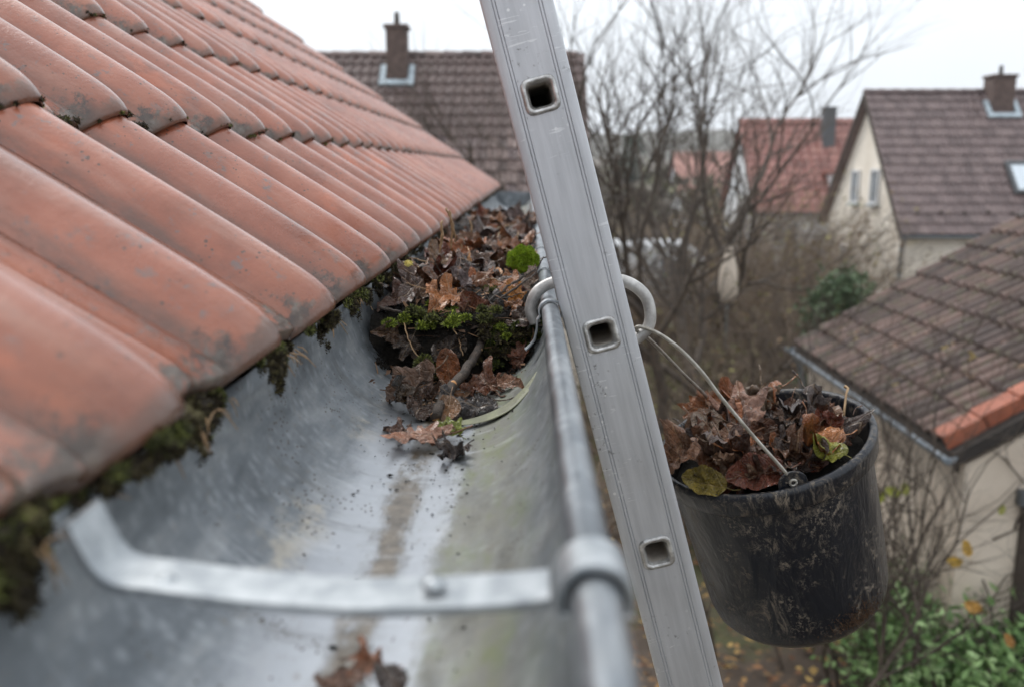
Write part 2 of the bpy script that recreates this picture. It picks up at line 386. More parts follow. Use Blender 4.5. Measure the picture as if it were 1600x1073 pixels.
# ------------------------------------------------------------------ leaves (shared meshes)
def leaf_mesh(name, kind, seed, fold=.1, curl=.2, edge=.1, crump=.10, K=7, N=60, stem=True):
    r0 = random.Random(seed); off = Vector((seed*3.7, seed*1.3, 0))
    lob = {'maple': [(90, 1, 17), (42, .88, 15), (138, .88, 15), (-8, .62, 15), (188, .62, 15)]}.get(kind)
    def rad(th):
        d = math.degrees(th) % 360
        if kind == 'maple':
            r = .36
            for a, l, sg in lob:
                dd = (d-a+180) % 360-180; r = max(r, .36+(l-.36)*math.exp(-(abs(dd)/sg)**1.5))
            r *= 1 + .06*math.sin(23*th) + .04*math.sin(37*th+seed)
            return r*.62
        if kind == 'oak':
            c, s_ = math.cos(th), math.sin(th); r = 1/math.sqrt((c/.30)**2+(s_/.52)**2)
            return r*(1+.20*math.cos(11*th+.5*seed)+.04*math.sin(29*th))
        c, s_ = math.cos(th), math.sin(th); r = 1/math.sqrt((c/.34)**2+(s_/.50)**2)
        if s_ > 0: r *= 1+.16*max(0, s_)**8
        return r*(1+.022*math.sin(41*th)+.03*math.sin(5*th+seed))
    vs = [(0, 0)]; 
    for k in range(1, K+1):
        for i in range(N):
            th = 2*PI*i/N; r = rad(th)*k/K; vs.append((r*math.cos(th), r*math.sin(th)))
    fs = [(0, 1+i, 1+(i+1) % N) for i in range(N)]
    for k in range(K-1):
        b = 1+k*N; fs += [(b+i, b+N+i, b+N+(i+1) % N, b+(i+1) % N) for i in range(N)]
    V = []
    for x, y in vs:
        p = Vector((x, y, 0)); r = p.length
        z = fold*abs(x) + curl*y*y + edge*(2*r)**3*mnoise.noise(p*1.7+off) + crump*mnoise.noise(p*4.5+off) + .4*crump*mnoise.noise(p*11+off)
        z += .012*math.sin(40*(y-.8*abs(x)))*(1 if abs(x) > .03 else 0)
        V.append((x + .10*edge*mnoise.noise(p*3+off+Vector((9,0,0))), y, z))
    mb = MB(); mb.add(V, fs)
    nl = len(V)
    if stem:
        y0 = -rad(-PI/2)*.98; z0 = curl*y0*y0; pts = [(0, y0+.08, z0), (.01, y0-.05, z0-.01), (.03*r0.uniform(-1, 1), y0-.18, z0+.03), (.09*r0.uniform(-1, 1), y0-.34, z0+.08)]
        mb.tube(pts, [.012, .014, .012, .018], 5)
    me = mb.mesh(name, LEAF, 180)
    uvl = me.uv_layers.new(name='UVMap'); n = len(me.loops); vi = np.zeros(n, int); me.loops.foreach_get('vertex_index', vi)
    co = np.array([(v[0], v[1]) for v in mb.v]); uvl.data.foreach_set('uv', co[vi].astype(np.float32).ravel())
    return me
LM = {'maple': [leaf_mesh('leaf', 'maple', i, *p) for i, p in enumerate([(.15,.25,.25,.16), (.30,-.4,.7,.28), (-.2,.5,.6,.3), (.1,.9,.7,.32), (.6,.3,.5,.28), (-.5,-.6,.7,.3)])],
      'ovate': [leaf_mesh('leaf', 'ovate', 10+i, *p) for i, p in enumerate([(.2,.2,.2,.10), (.5,-.5,.5,.2), (-.35,.7,.6,.24), (.8,.7,.4,.18), (.2,1.1,.9,.26)])],
      'oak': [leaf_mesh('leaf', 'oak', 20+i, *p) for i, p in enumerate([(.15,.2,.3,.13), (.4,-.5,.4,.18), (-.2,.5,.5,.2)])]}
BROWNS = [(.12,.042,.018), (.19,.070,.024), (.070,.030,.018), (.26,.105,.038), (.045,.024,.018), (.30,.090,.018), (.15,.070,.038), (.09,.055,.050), (.26,.155,.095), (.17,.036,.013)]
ORN = [(.36,.13,.03), (.42,.19,.05), (.30,.08,.02)]
PALE = [(.28,.16,.10), (.33,.20,.13), (.24,.15,.10)]
CW = {}
for c_, w_ in zip(BROWNS+PALE+ORN, ['dark brown','chestnut brown','blackish brown','light brown','nearly black','rusty brown','dull brown','grey brown','tan','dark red','pinkish tan','pale tan','faded brown','orange','bright orange','orange red']): CW[c_] = w_
SW = {'maple': 'pointed', 'ovate': 'rounded', 'oak': 'lobed'}
def leaf(P, size, nrm=(0,0,1), yaw=0., kind='ovate', var=None, color=None, label=None, group=None, name='leaf', flip=False, cat='leaf'):
    P = Vector(P); n = Vector(nrm).normalized(); q = n.to_track_quat('Z', 'Y').to_matrix().to_4x4()
    ms = LM[kind]; me = ms[var % len(ms)] if var is not None else rnd.choice(ms)
    o = bpy.data.objects.new(name, me); COL.objects.link(o)
    M = Matrix.Translation(P) @ q @ Matrix.Rotation(yaw, 4, 'Z') @ Matrix.Diagonal((size, size, size*(-1 if flip else 1), 1))
    o.matrix_world = M
    c = color or rnd.choice(BROWNS); k = rnd.uniform(.55, 1.0); o.color = (c[0]*k, c[1]*k, c[2]*k, 1)
    return tag(o, label or 'wet brown autumn leaf', cat, group)

# moss
def moss_mb(mb, C, rad, n, bl, rr, down=False):
    C = Vector(C); R = Vector(rad)
    def bumpy(d): return 1 + .22*mnoise.noise(d*2.3+C*40) + .12*mnoise.noise(d*6+C*40)
    nb = []
    U_, V_ = 12, 8; vs = []
    for j in range(V_+1):
        for i in range(U_):
            a = 2*PI*i/U_; b = PI*j/V_; d = Vector((math.sin(b)*math.cos(a), math.sin(b)*math.sin(a), math.cos(b)))
            k = bumpy(d)*.93; vs.append((C.x+d.x*R.x*k, C.y+d.y*R.y*k, C.z+d.z*R.z*k))
    mb.add(vs, [(j*U_+i, j*U_+(i+1) % U_, (j+1)*U_+(i+1) % U_, (j+1)*U_+i) for j in range(V_) for i in range(U_)])
    for _ in range(n):
        d = Vector((rr.gauss(0,1), rr.gauss(0,1), rr.gauss(0,1)))
        if not down and d.z < -.3*d.length: d.z = -d.z
        d.normalize(); k = bumpy(d)
        P = C + Vector((d.x*R.x*k, d.y*R.y*k, d.z*R.z*k))
        nn = Vector((d.x/R.x, d.y/R.y, d.z/R.z)).normalized()
        for _k in range(2):
            t = (nn + Vector((rr.gauss(0,.5), rr.gauss(0,.5), rr.gauss(0,.5)))).normalized()
            s = t.orthogonal().normalized(); s.rotate(Matrix.Rotation(rr.uniform(0, PI), 3, t)); s = s*bl*.17; l = bl*rr.uniform(.5, 1.3)
            mb.add([P-s-t*bl*.3, P+s-t*bl*.3, P+t*l*.6+s*.9, P+t*l, P+t*l*.6-s*.9], [(0,1,2,3,4)])
def moss(name, C, rad, n, bl, m, label, seed=1, cat='moss', down=False, parts=None, group=None):
    C = Vector(C); mb = MB(); rr = random.Random(seed)
    for dx, dy, dz, k in (parts or [(0,0,0,1)]): moss_mb(mb, Vector((dx, dy, dz)), Vector(rad)*k, int(n*k), bl, rr, down)
    o = mb.build(name, m); o.location = C; return tag(o, label, cat, group)

# ------------------------------------------------------------------ roof planes
def plane_matrix(origin, a, s):
    a = Vector(a).normalized(); s = Vector(s).normalized(); n = a.cross(s)
    M = Matrix((( a.x, s.x, n.x, origin[0]), (a.y, s.y, n.y, origin[1]), (a.z, s.z, n.z, origin[2]), (0,0,0,1)))
    return M
def field(parent, M, me_list, cells, limit, jit=(.002,.004,.15), m=None, name='tile'):
    """tiles at (a,s,sx) cells on a roof part; the largest in view as objects, the rest one stuff mesh"""
    cells = sorted(cells, key=lambda c: -apparent(M @ Vector((c[0]+.1, c[1]+.15, 0))))
    rest = MB()
    for i, (a, s, sx) in enumerate(cells):
        me = rnd.choice(me_list)
        L4 = Matrix.Translation((a+rnd.uniform(-1,1)*jit[0], s+rnd.uniform(-1,1)*jit[1], rnd.uniform(0, .002))) @ Matrix.Rotation(math.radians(rnd.uniform(-1,1)*jit[2]*4), 4, 'Z') @ Matrix.Rotation(math.radians(rnd.uniform(-1,1)*jit[2]*3), 4, 'Y') @ Matrix.Diagonal((sx,1,1,1))
        if i < limit:
            o = bpy.data.objects.new(name, me); link(o, parent); o.matrix_local = L4
        else:
            nv = len(me.vertices); co = np.empty(nv*3, np.float32); me.vertices.foreach_get('co', co); co = co.reshape(-1,3)
            A = np.array(L4); co = co @ A[:3,:3].T + A[:3,3]
            b = len(rest.v); rest.v += [tuple(q) for q in co.tolist()]; rest.f += [tuple(k+b for k in p.vertices) for p in me.polygons]
    if rest.v:
        o = rest.build(name+'s', me_list[0].materials[0], parent, 40); o['kind'] = 'stuff'
def small_tile(name, w_, L_, m, prof, thk=.018, tilt=.02, over=.05):
    tilt = max(tilt, .03)
    """closed low tile: prof = [(t, n)] across the width"""
    mb = MB(); n = len(prof); vs = []
    for s, dz in ((0, tilt), (L_+over, 0 - tilt*over/L_)):
        for t, h in prof: vs.append((t*w_, s, h+thk+dz))
    for s, dz in ((0, tilt), (L_+over, -tilt*over/L_)):
        for t, h in prof: vs.append((t*w_, s, h+dz))
    fs = [(i, i+1, n+i+1, n+i) for i in range(n-1)] + [(2*n+i, 3*n+i, 3*n+i+1, 2*n+i+1) for i in range(n-1)]
    fs += [(i, 2*n+i, 2*n+i+1, i+1) for i in range(n-1)] + [(0, n, 3*n, 2*n), (n-1, 3*n-1, 4*n-1, 2*n-1) if False else (n-1, 3*n-1, 4*n-1, 2*n-1)]
    mb.add(vs, fs); return mb.mesh(name, m, 35)

# ------------------------------------------------------------------ our own house: red roof
TH = math.radians(35.8); CT, ST = math.cos(TH), math.sin(TH)
TL, TW = .33, .183
def big_tile(seed):
    r0 = random.Random(seed); na, ns = 36, 15; thk = .018; tilt = .022; H = .037; Lf = TL+.06
    ss = [0, .0015, .004, .009, .016, .026, .04, .07, .11, .16, .21, .26, .31, .35, Lf]
    def prof(t):
        if t < .50: z = H*math.sin(PI*min(1, max(0, t/.50)))**(.80 if t < .25 else .7)
        else:
            u = (t-.50)/.50; z = -.006*max(0, math.sin(PI*u))**.6+ .0070*math.exp(-((u-.52)/.10)**2)
        return z
    def top(t, s):
        z = prof(t)
        k = max(0, 1-s/.036); z -= .0135*(1-math.sqrt(max(0, 1-k*k)))*(1 if t < .60 else .6) + (.004*max(0, 1-s/.10)**2 if t < .6 else 0)
        z += .0012*mnoise.noise(Vector((t*3+seed, s*6, seed*2.)))
        return z + thk + tilt*(1-s/TL)
    mb = MB(); vs = []
    front = lambda t: -.013*math.sin(PI*t/.5)**.8 if 0 < t < .5 else (.009*max(0, math.sin(PI*min(1, (t-.5)/.5)))**.6 if .5 < t < 1 else 0)
    tt = [i/(na-1)*1.03 for i in range(na)]
    for s in ss:
        for t in tt: vs.append((t*TW, s + front(t)*max(0, 1-s/.08), top(min(t, 1.03), s)))
    for s in (0, .05, Lf):
        for t in tt: vs.append((t*TW, s + front(t)*max(0, 1-s/.08), prof(t) + tilt*(1-s/TL) - (.002 if s else .0)))
    n = len(ss); fs = [(j*na+i, j*na+i+1, (j+1)*na+i+1, (j+1)*na+i) for j in range(n-1) for i in range(na-1)]
    b = n*na; fs += [(b+j*na+i, b+(j+1)*na+i, b+(j+1)*na+i+1, b+j*na+i+1) for j in range(2) for i in range(na-1)]
    fs += [(i, b+i, b+i+1, i+1) for i in range(na-1)]
    fs += [(0, na*(n-1), b+2*na, b), (na-1, b+na-1, b+3*na-1, na*n-1)]
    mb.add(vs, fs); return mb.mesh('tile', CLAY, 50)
BT = [big_tile(i) for i in range(3)]
house = empty('red_roofed_house', (-3, 3, GZ))
tag(house, 'house under the large salmon red clay tile roof filling the left foreground', 'house')
OX, OZ = -.2341, -.1734
RM = plane_matrix((OX, 0, OZ), (0,1,0), (-CT,0,ST))
slab = MB().box(-2.0, .06, -.12, 6.46, 4.9, -.012).build('roof', UNDER, house)
slab.matrix_parent_inverse = house.matrix_world.inverted() if False else Matrix.Identity(4)
slab.matrix_local = Matrix.Translation((3,-3,-GZ)) @ RM
cols = []
ys = [-.37, -.165, .045, .255, .465, .675, .86]
tips = ys                                                  # crest of the roll sits at .3 of the width
for i, y in enumerate(ys[:-1]): cols.append((y-.055, (ys[i+1]-y)/TW))
y = ys[-1]-.055
while y < 6.35: cols.append((y, 1.0)); y += TW
cells = []
for r in range(13):
    for a, sx in cols:
        P = RM @ Vector((a+.1, r*TL+.15, .05))
        q = P.dot(_F)
        vis = q > .05 and abs(P.dot(_R)/q*1400) < 1000 and abs(P.dot(_U)/q*1400) < 760
        if vis or r < 4: cells.append((a, r*TL, sx))
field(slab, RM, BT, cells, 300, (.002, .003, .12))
YV = cols[-1][0]+TW
# verge board, ridge
MB().box(YV-.01, .0, -.16, YV+.02, 4.9, -.02).build('verge_board', DARKWOOD, slab, bevel=.003)
MB().box(-5.2, -2.0, 0, -.52, 6.35, 4.12).build('wall', WALLC, house).location = (3, -3, 0)
b = MB(); b.box(-.262, -2.0, -.40, -.2335, 6.45, -.1665); o = b.build('fascia', DARKWOOD, house, bevel=.003); o.location = (3, -3, -GZ)
b = MB(); b.box(-.54, -2.0, -.415, -.262, 6.44, -.40); o = b.build('soffit', WALLW, house); o.location = (3, -3, -GZ)

# ------------------------------------------------------------------ the gutter
GX, GB = -.09, -.27                                        # bottom line of the trough
gut = empty('roof_gutter', (GX, 0, GB)); tag(gut, 'grey zinc half-round gutter with leaves and moss along the edge of the red roof', 'gutter')
def trough_pts():                                          # local xz, from back to front
    pts = []
    for i in range(0, 25):
        a = PI + PI*i/24; cc_ = math.cos(a); x = (.131 if i < 12 else .117)*math.copysign(abs(cc_)**.78, cc_); z = .106 + .106*math.sin(a)
        pts.append((x, z+(.004 if i == 0 else 0)))
    pts += [(.1165, .106)]
    return pts[:-1]
TP = trough_pts()
def trough_z(xw):                                          # world x -> world z of the trough
    x = xw-GX
    for (x0, z0), (x1, z1) in zip(TP, TP[1:]):
        if x0 <= x <= x1 and x1 > x0: return GB + z0+(z1-z0)*(x-x0)/(x1-x0)
    return GB+.106
Y0, Y1 = -1.5, 6.25
mb = MB(); n = len(TP); NY = 60
for j in range(NY):
    yy = Y0+(Y1-Y0)*j/(NY-1)
    for k, (x, z) in enumerate(TP):
        w_ = .0015*mnoise.noise(Vector((yy*1.3, k*.15, 0))); mb.v.append((x+w_, yy, z+w_))
mb.f = [(j*n+i, j*n+i+1, (j+1)*n+i+1, (j+1)*n+i) for j in range(NY-1) for i in range(n-1)]
tr = mb.build('trough', TROUGH, gut, 180); md = tr.modifiers.new('solid', 'SOLIDIFY'); md.thickness = .0016; md.offset = -1
BXl, BZl, BR = .117, .104, .0105                            # bead, local
mb = MB(); mb.tube([(BXl, Y0+(Y1-Y0)*j/40, BZl) for j in range(41)], BR, 20); mb.build('bead', ZINC, gut, 180)
mb = MB(); mb.prism([(x, Y1-.004, z) for x, z in TP], (0, .002, 0)); mb.build('end_cap', ZINC, gut)
def ring(yc, wd, rr=.0135, tail=.0, name='ring', par=None, thick=.003, m=GALV):
    pts = []
    for k in range(23):
        a = math.radians(205 - 230*k/22); pts.append((BXl+rr*math.cos(a), BZl+rr*math.sin(a)))
    if tail: pts = [(BXl-.029, BZl-.046), (BXl-.0235, BZl-.041), (BXl-.0185, BZl-.034), (BXl-.016, BZl-.022), (BXl-.0155, BZl-.010)] + pts
    return band(pts, yc, wd, thick, name, par, m)
def band(pts, yc, wd, thick, name, par, m=GALV, skew=0):
    P = [Vector((x, 0, z)) for x, z in pts]; n = len(P); mb = MB(); o_ = []
    for i in range(n):
        T = (P[min(i+1, n-1)]-P[max(i-1, 0)]).normalized(); N = Vector((-T.z, 0, T.x))
        sk = skew*(1-i/(n-1))
        for dn, dy in ((thick/2, -wd/2), (thick/2, wd/2), (-thick/2, wd/2), (-thick/2, -wd/2)):
            q = P[i]+N*dn; mb.v.append((q.x, yc+dy+sk, q.z))
    mb.f = [(i*4+k, i*4+(k+1) % 4, (i+1)*4+(k+1) % 4, (i+1)*4+k) for i in range(n-1) for k in range(4)] + [(0,1,2,3), (n*4-1, n*4-2, n*4-3, n*4-4)]
    return mb.build(name, m, par, 30, bevel=.0007)
def bracket(yc, wd=.028):
    br = empty('bracket'); br.parent = gut; br.location = (0, yc, 0)
    pts = [(-.096, .129), (-.0935, .1245), (-.0905, .119), (-.087, .112), (-.082, .1065), (-.076, .104), (-.069, .1032), (-.062, .103)]
    pts += [(-.062+.162*k/8, .103-.006*math.sin(PI*k/8)) for k in range(1, 9)]
    s = band(pts, 0, wd, .004, 'strap', br, GALV, skew=.012)
    r = ring(0, wd*1.0, .0140, 0, 'ring', br, .0035)
    for xx in (-.058, .052):
        q = MB(); q.lathe([(0.0001, .0035), (.0035, .003), (.005, .0012), (.0052, 0)], 14); q.build('rivet', GALV, br, 180).location = (xx, .002, .1055-.003)
    return br
bracket(.338)
ring(1.045, .012, .0135, .012, 'ring', gut, .0025)
ring(1.40, .010, .0130, 0, 'ring', gut, .002); ring(1.78, .010, .0130, 0, 'ring', gut, .002); ring(2.45, .012, .0135, 0, 'ring', gut, .002)
# wooden eave tilt strip and drip edge behind the trough
# thin mud silt, crumbs in the gutter
mb = MB(); rr = random.Random(3)
for _ in range(260):
    yy = rr.choice([rr.uniform(.4, .97), rr.uniform(.7, 1.0), rr.uniform(.85, 1.0)]); xw = rr.gauss(-.085, .035)
    if not -.18 < xw < .0: continue
    s = rr.uniform(.0004, .0013)*(1.8 if rr.random() < .08 else 1); z = trough_z(xw)+.0006; a = rr.uniform(0, PI)
    c_, s_ = math.cos(a)*s*rr.uniform(1, 2.5), math.sin(a)*s
    mb.add([(xw-c_, yy-s_, z), (xw+s_, yy-c_*.7, z), (xw+c_, yy+s_, z), (xw-s_, yy+c_*.7, z), (xw, yy, z+s*.7)], [(0,1,4), (1,2,4), (2,3,4), (3,0,4)])
tag(mb.build('dirt_crumbs', SOIL), 'small dark crumbs of dirt scattered on the wet gutter floor', 'dirt', kind='stuff')

# ------------------------------------------------------------------ the ladder
LY = 1.03; LW, LD = .078, .026
hole = at(940, 523, LY); ang = math.atan2(.1408, .5423) + math.radians(.55)    # lean from the vertical, top towards the house
lad = empty('aluminium_ladder', mat=Matrix.Translation(hole) @ Matrix.Rotation(-ang, 4, 'Y'))
tag(lad, 'silver aluminium ladder leaning on the gutter edge, its rung ends showing as square holes', 'ladder')
def rsq(h, r, n=8):                                        # rounded square outline, half size h
    pts = []
    for cx, cz, a0 in ((h-r, h-r, 0), (-h+r, h-r, 90), (-h+r, -h+r, 180), (h-r, -h+r, 270)):
        for k in range(n): a = math.radians(a0+90*k/(n-1)); pts.append((cx+r*math.cos(a), cz+r*math.sin(a)))
    return pts
def stile(y0, face):                                       # local: x across, z along, y depth
    bh = rsq(.0146, .0062)
    zs = [k*.28 for k in range(-14, 3)]; zl, zh = -4.42-.28*0, .28*2+.10
    mb = MB(); hw = LW/2; gr = .0010
    prof = [(-hw, .003), (-hw+.0009, .0009), (-hw+.003, 0)]
    for g0 in (.0125, .0160): prof += [(-hw+g0-.0007, 0), (-hw+g0, gr), (-hw+g0+.0007, 0)]
    c = .0210
    left = prof + [(-c, 0)]
    right = [(-x, d) for x, d in left[::-1]]
    for pr in (left, right):
        vs = [(x, d, z) for z in (zl, zh) for x, d in pr]; n = len(pr)
        mb.add(vs, [(i, i+1, n+i+1, n+i) for i in range(n-1)])
    hs = rsq(.0150, .0065); N = len(hs)
    z = zl
    for zc in zs:
        a, b_ = zc-c, zc+c
        if a > z: mb.add([(-c,0,z), (c,0,z), (c,0,a), (-c,0,a)], [(0,1,2,3)])
        outer = []
        for x, q in hs:
            m_ = max(abs(x), abs(q)); outer.append((x/m_*c, q/m_*c))
        vs = [(x, 0, q+zc) for x, q in outer] + [(x, 0, q+zc) for x, q in hs] + [(x, .004, q+zc) for x, q in hs]
        mb.add(vs, [(i, (i+1) % N, N+(i+1) % N, N+i) for i in range(N)] + [(N+i, N+(i+1) % N, 2*N+(i+1) % N, 2*N+i) for i in range(N)])
        z = b_
    mb.add([(-c,0,z), (c,0,z), (c,0,zh), (-c,0,zh)], [(0,1,2,3)])
    # sides and back with rounded edges
    bp = [(-hw, .003), (-hw, LD-.003), (-hw+.003, LD), (hw-.003, LD), (hw, LD-.003), (hw, .003)]; n = len(bp)
    mb.add([(x, d, z) for z in (zl, zh) for x, d in bp], [(i, n+i, n+i+1, i+1) for i in range(n-1) if i != 2 or not face])
    if face:
        for x0, x1 in ((-hw+.003, -c), (c, hw-.003)): mb.add([(x0,LD,zl), (x1,LD,zl), (x1,LD,zh), (x0,LD,zh)], [(3,2,1,0)])
        z = zl
        for zc in zs:
            if zc-c > z: mb.add([(-c,LD,z), (c,LD,z), (c,LD,zc-c), (-c,LD,zc-c)], [(3,2,1,0)])
            outer = [(x/max(abs(x), abs(q))*c, q/max(abs(x), abs(q))*c) for x, q in bh]
            mb.add([(x, LD, q+zc) for x, q in outer]+[(x, LD, q+zc) for x, q in bh], [(i, N+i, N+(i+1) % N, (i+1) % N) for i in range(N)])
            z = zc+c
        mb.add([(-c,LD,z), (c,LD,z), (c,LD,zh), (-c,LD,zh)], [(3,2,1,0)])
    o = mb.build('stile', ALU, lad, 35); o.location = (0, y0, 0); return o
stile(0, True); stile(.36, False)
for k in range(-14, 3):
    hs = rsq(.0145, .006); hi = rsq(.0125, .005); N = len(hs); mb = MB()
    vs = [(x, y_, z) for y_ in (0.002, .384) for x, z in hs] + [(x, y_, z) for y_ in (.002, .384) for x, z in hi]
    mb.add(vs, [(i, (i+1) % N, N+(i+1) % N, N+i) for i in range(N)] + [(2*N+i, 3*N+i, 3*N+(i+1) % N, 2*N+(i+1) % N) for i in range(N)])
    o = mb.build('rung', ALU_RUNG, lad, 40); o.location = (0, 0, k*.28)
    mb = MB(); pr = []
    for j in range(9):
        a = PI*j/8; pr.append((.0166+.0032*math.cos(a)+.0004, -.0032*math.sin(a)))
    pr += [(.0128, .001), (.0122, .004)]
    rings_ = []
    for rad_, dy in pr: rings_.append([(x, dy, z) for x, z in rsq(rad_, .0075*rad_/.0165)])
    M_ = len(rings_); vs = [q for r_ in rings_ for q in r_]
    mb.add(vs, [(j*N+i, (j+1)*N+i, (j+1)*N+(i+1) % N, j*N+(i+1) % N) for j in range(M_-1) for i in range(N)])
    if k > -6: mb.build('ring', ALU_RING, o, 180)
for yy in (0, .36):
    f_ = MB().box(-.043, yy-.004, -4.50, .043, yy+LD+.004, -4.40); f_.build('foot', flat('black_rubber%d' % int(yy*100), (.02,.02,.02), .7), lad, bevel=.004)

# ------------------------------------------------------------------ hook and bucket
def spline(pts, n=8):
    P = [Vector(q) for q in pts]; P = [P[0]*2-P[1]] + P + [P[-1]*2-P[-2]]; o_ = []
    for i in range(1, len(P)-2):
        for k in range(n):
            t = k/n; a, b_, c, d = P[i-1:i+3]
            o_.append(.5*((2*b_)+(c-a)*t+(2*a-5*b_+4*c-d)*t*t+(3*b_-a-3*c+d)*t**3))
    o_.append(P[-2]); return o_
hp = [at(836, 505, 1.10), at(829, 484, 1.10), at(836, 461, 1.10), at(853, 446, 1.10), at(880, 438, 1.10), at(925, 434, 1.10), at(965, 437, 1.095),
      at(990, 446, 1.09), at(1009, 464, 1.09), at(1016, 488, 1.09), at(1014, 508, 1.09), at(1004, 522, 1.09), at(988, 531, 1.09), at(962, 534, 1.09)]
hk = MB(); hk.tube([q-hp[5] for q in spline(hp, 8)], .0074, 14)
hook = empty('ladder_hook', hp[5]); tag(hook, 'round grey metal rod bent into a hook over the gutter bead behind the ladder', 'hook')
hk.build('rod', ROD, hook, 180)

BC = at(1192, 688, 1.235); bn = Vector((-.29, -.14, .947)).normalized(); BRAD = .150
f1 = onp(1228, 742, BC, bn)-BC; f1 = (f1-bn*f1.dot(bn)).normalized(); f2 = bn.cross(f1)      # f1 points at the front ear
BM = Matrix(((f1.x,f2.x,bn.x,BC.x), (f1.y,f2.y,bn.y,BC.y), (f1.z,f2.z,bn.z,BC.z), (0,0,0,1)))
bkt = empty('plastic_bucket', mat=BM); tag(bkt, 'muddy black plastic bucket full of leaves, hanging from the hook by its wire handle', 'bucket')
prof = [(.0005, -.278), (.06, -.278), (.100, -.276), (.116, -.270), (.126, -.257), (.1305, -.238), (.133, -.20), (.1365, -.13), (.140, -.07), (.1415, -.034), (.142, -.028)]
prof += [(.1425, -.027), (.150, -.027), (.1515, -.025), (.1525, -.012), (.154, -.003), (.1535, .002), (.150, .0055), (.145, .005), (.1425, .000), (.140, -.02), (.133, -.13), (.128, -.23), (.10, -.262), (.0005, -.265)]
mb = MB(); mb.lathe([(r*BRAD/.150, z) for r, z in prof], 96)
mb.v = [(x*(1+.012*mnoise.noise(Vector((x*9, y*9, z*7)))*(min(1, -z*10) if z < 0 else 0)), y*(1+.02*mnoise.noise(Vector((x*8, y*8, z*6+5)))*(min(1, -z*10) if z < 0 else 0)), z) for x, y, z in mb.v]
mb.build('shell', BUCKET, bkt, 180)
b2_ = BM.inverted().to_3x3() @ (onp(1104, 622, BC, bn)-BC)
for ea in (0, math.atan2(b2_.y, b2_.x)):                   # ears
    e = MB(); pts = [(0, -.019, -.012)] + [(0, .019*math.cos(math.radians(180-180*k/10))*1.0, .006+.017*math.sin(math.radians(180*k/10))) for k in range(11)] + [(0, .019, -.012)]
    e.prism([(q[0]+.137, q[1], q[2]) for q in pts], (.004, 0, 0)); e.build('ear', BUCKET, bkt, bevel=.001).rotation_euler.z = ea
BI = BM.inverted(); hkp = BI @ (hp[10])
top = hkp + Vector((0,0,.007))
b2 = BI.to_3x3() @ (onp(1104, 622, BC, bn)-BC); b2.z = 0; b2 = b2.normalized()*.142
e1, e2 = Vector((.142, 0, .008)), b2+Vector((0,0,.008))
def eloop(c): return []
def wpt(lst, Ya, Yb): return [BI @ at(x, y, Ya+(Yb-Ya)*k/(len(lst)-1)) for k, (x, y) in enumerate(lst)]
YF, YB = (BM @ e1).y, (BM @ e2).y; YH = hp[10].y
wp = wpt([(1104,624),(1101,616),(1068,584),(1036,551),(1010,526)], YB, YH+.012) + wpt([(997,518),(993,513),(1003,511)], YH-.002, YH-.012) + wpt([(1030,522),(1062,545),(1096,580),(1128,622),(1180,684),(1222,731),(1229,740)], YH-.010, YF-.003)
mb = MB(); mb.tube(spline(wp, 8), .0024, 10); mb.build('handle', WIRE, bkt, 180)
for e0 in (e1, e2):
    mb = MB(); mb.tube([e0+Vector((0, .0042*math.cos(2*PI*k/16), .0042*math.sin(2*PI*k/16))) for k in range(17)], .0018, 8); mb.build('eyelet', WIRE, bkt, 180)
# muddy root clump on the bucket's bottom edge
cl = MB(); rr = random.Random(5)
cpt = onp(1322, 940, BC-bn*.20+Vector((0,-.10,0)), Vector((0,1,0)))
for _ in range(1500):
    d = Vector((rr.gauss(0,1), rr.gauss(0,1), rr.gauss(0,1))).normalized()
    a = rr.uniform(.35, 1.35)
    # points on the bucket wall near its lower edge
    az = math.atan2((BI @ cpt).y, (BI @ cpt).x) + rr.gauss(0, .16); zz = -.243+rr.gauss(0, .014); rw = .131 if zz > -.235 else .131-(-.235-zz)*.7
    q = Vector((rw*math.cos(az), rw*math.sin(az), zz)); t = Vector((rr.gauss(0,1), rr.gauss(0,1), rr.gauss(0,1))).normalized()*rr.uniform(.002, .007)
    n_ = Vector((math.cos(az), math.sin(az), -.3))*rr.uniform(.000, .007); s = t.orthogonal().normalized()*.0007
    cl.add([q+n_-s, q+n_+s, q+n_+t], [(0,1,2)])
c_ = cl.build('mud_clump', mottled('root_mud', (.05,.028,.015), (.16,.09,.05), 200, .8, .3, .002), bkt)
c_['kind'] = 'stuff'

# fill
rr = random.Random(11)
fill = MB()
def ffn(u, v):
    a = 2*PI*u; r = .134*v; x, y = r*math.cos(a), r*math.sin(a)
    return (x, y, -.035 + .02*mnoise.noise(Vector((x*25, y*25, 0))))
fill.grid(40, 14, ffn)
fo = fill.build('leaf_mulch', SOIL, None, 180); fo.matrix_world = BM; tag(fo, 'dark wet mulch beneath the leaves in the bucket', 'mulch', kind='stuff')
vl = (BI.to_3x3() @ Vector((-.7, -.25, .0))).normalized()  # side of the bucket that is piled high
for i in range(74):
    a = rr.uniform(0, 2*PI); r = .104*math.sqrt(rr.random()); x, y = r*math.cos(a), r*math.sin(a)
    hgt = .000 + .12*(x*vl.x+y*vl.y) + .012*(1-(r/.13)**2) + rr.uniform(-.012, .010)
    P = BM @ Vector((x, y, hgt)); tn = Vector((rr.gauss(0,.45), rr.gauss(0,.45)-.12, 1)); 
    kd, cc = rr.choice(['maple','ovate','ovate','ovate']), rr.choice(BROWNS+BROWNS+PALE[:1]+ORN[:1]); d_ = P-BC
    leaf(P, rr.uniform(.055, .090), tn, rr.uniform(0, 6.28), kd, None, cc, '%s %s leaf in the bucket heap, %s %s' % (CW[cc], SW[kd], 'toward the ladder' if d_.x < -.04 else 'toward the open right side' if d_.x > .04 else 'in the middle', 'at the back' if d_.y > 0 else 'at the front'), 'leaves heaped in the bucket')
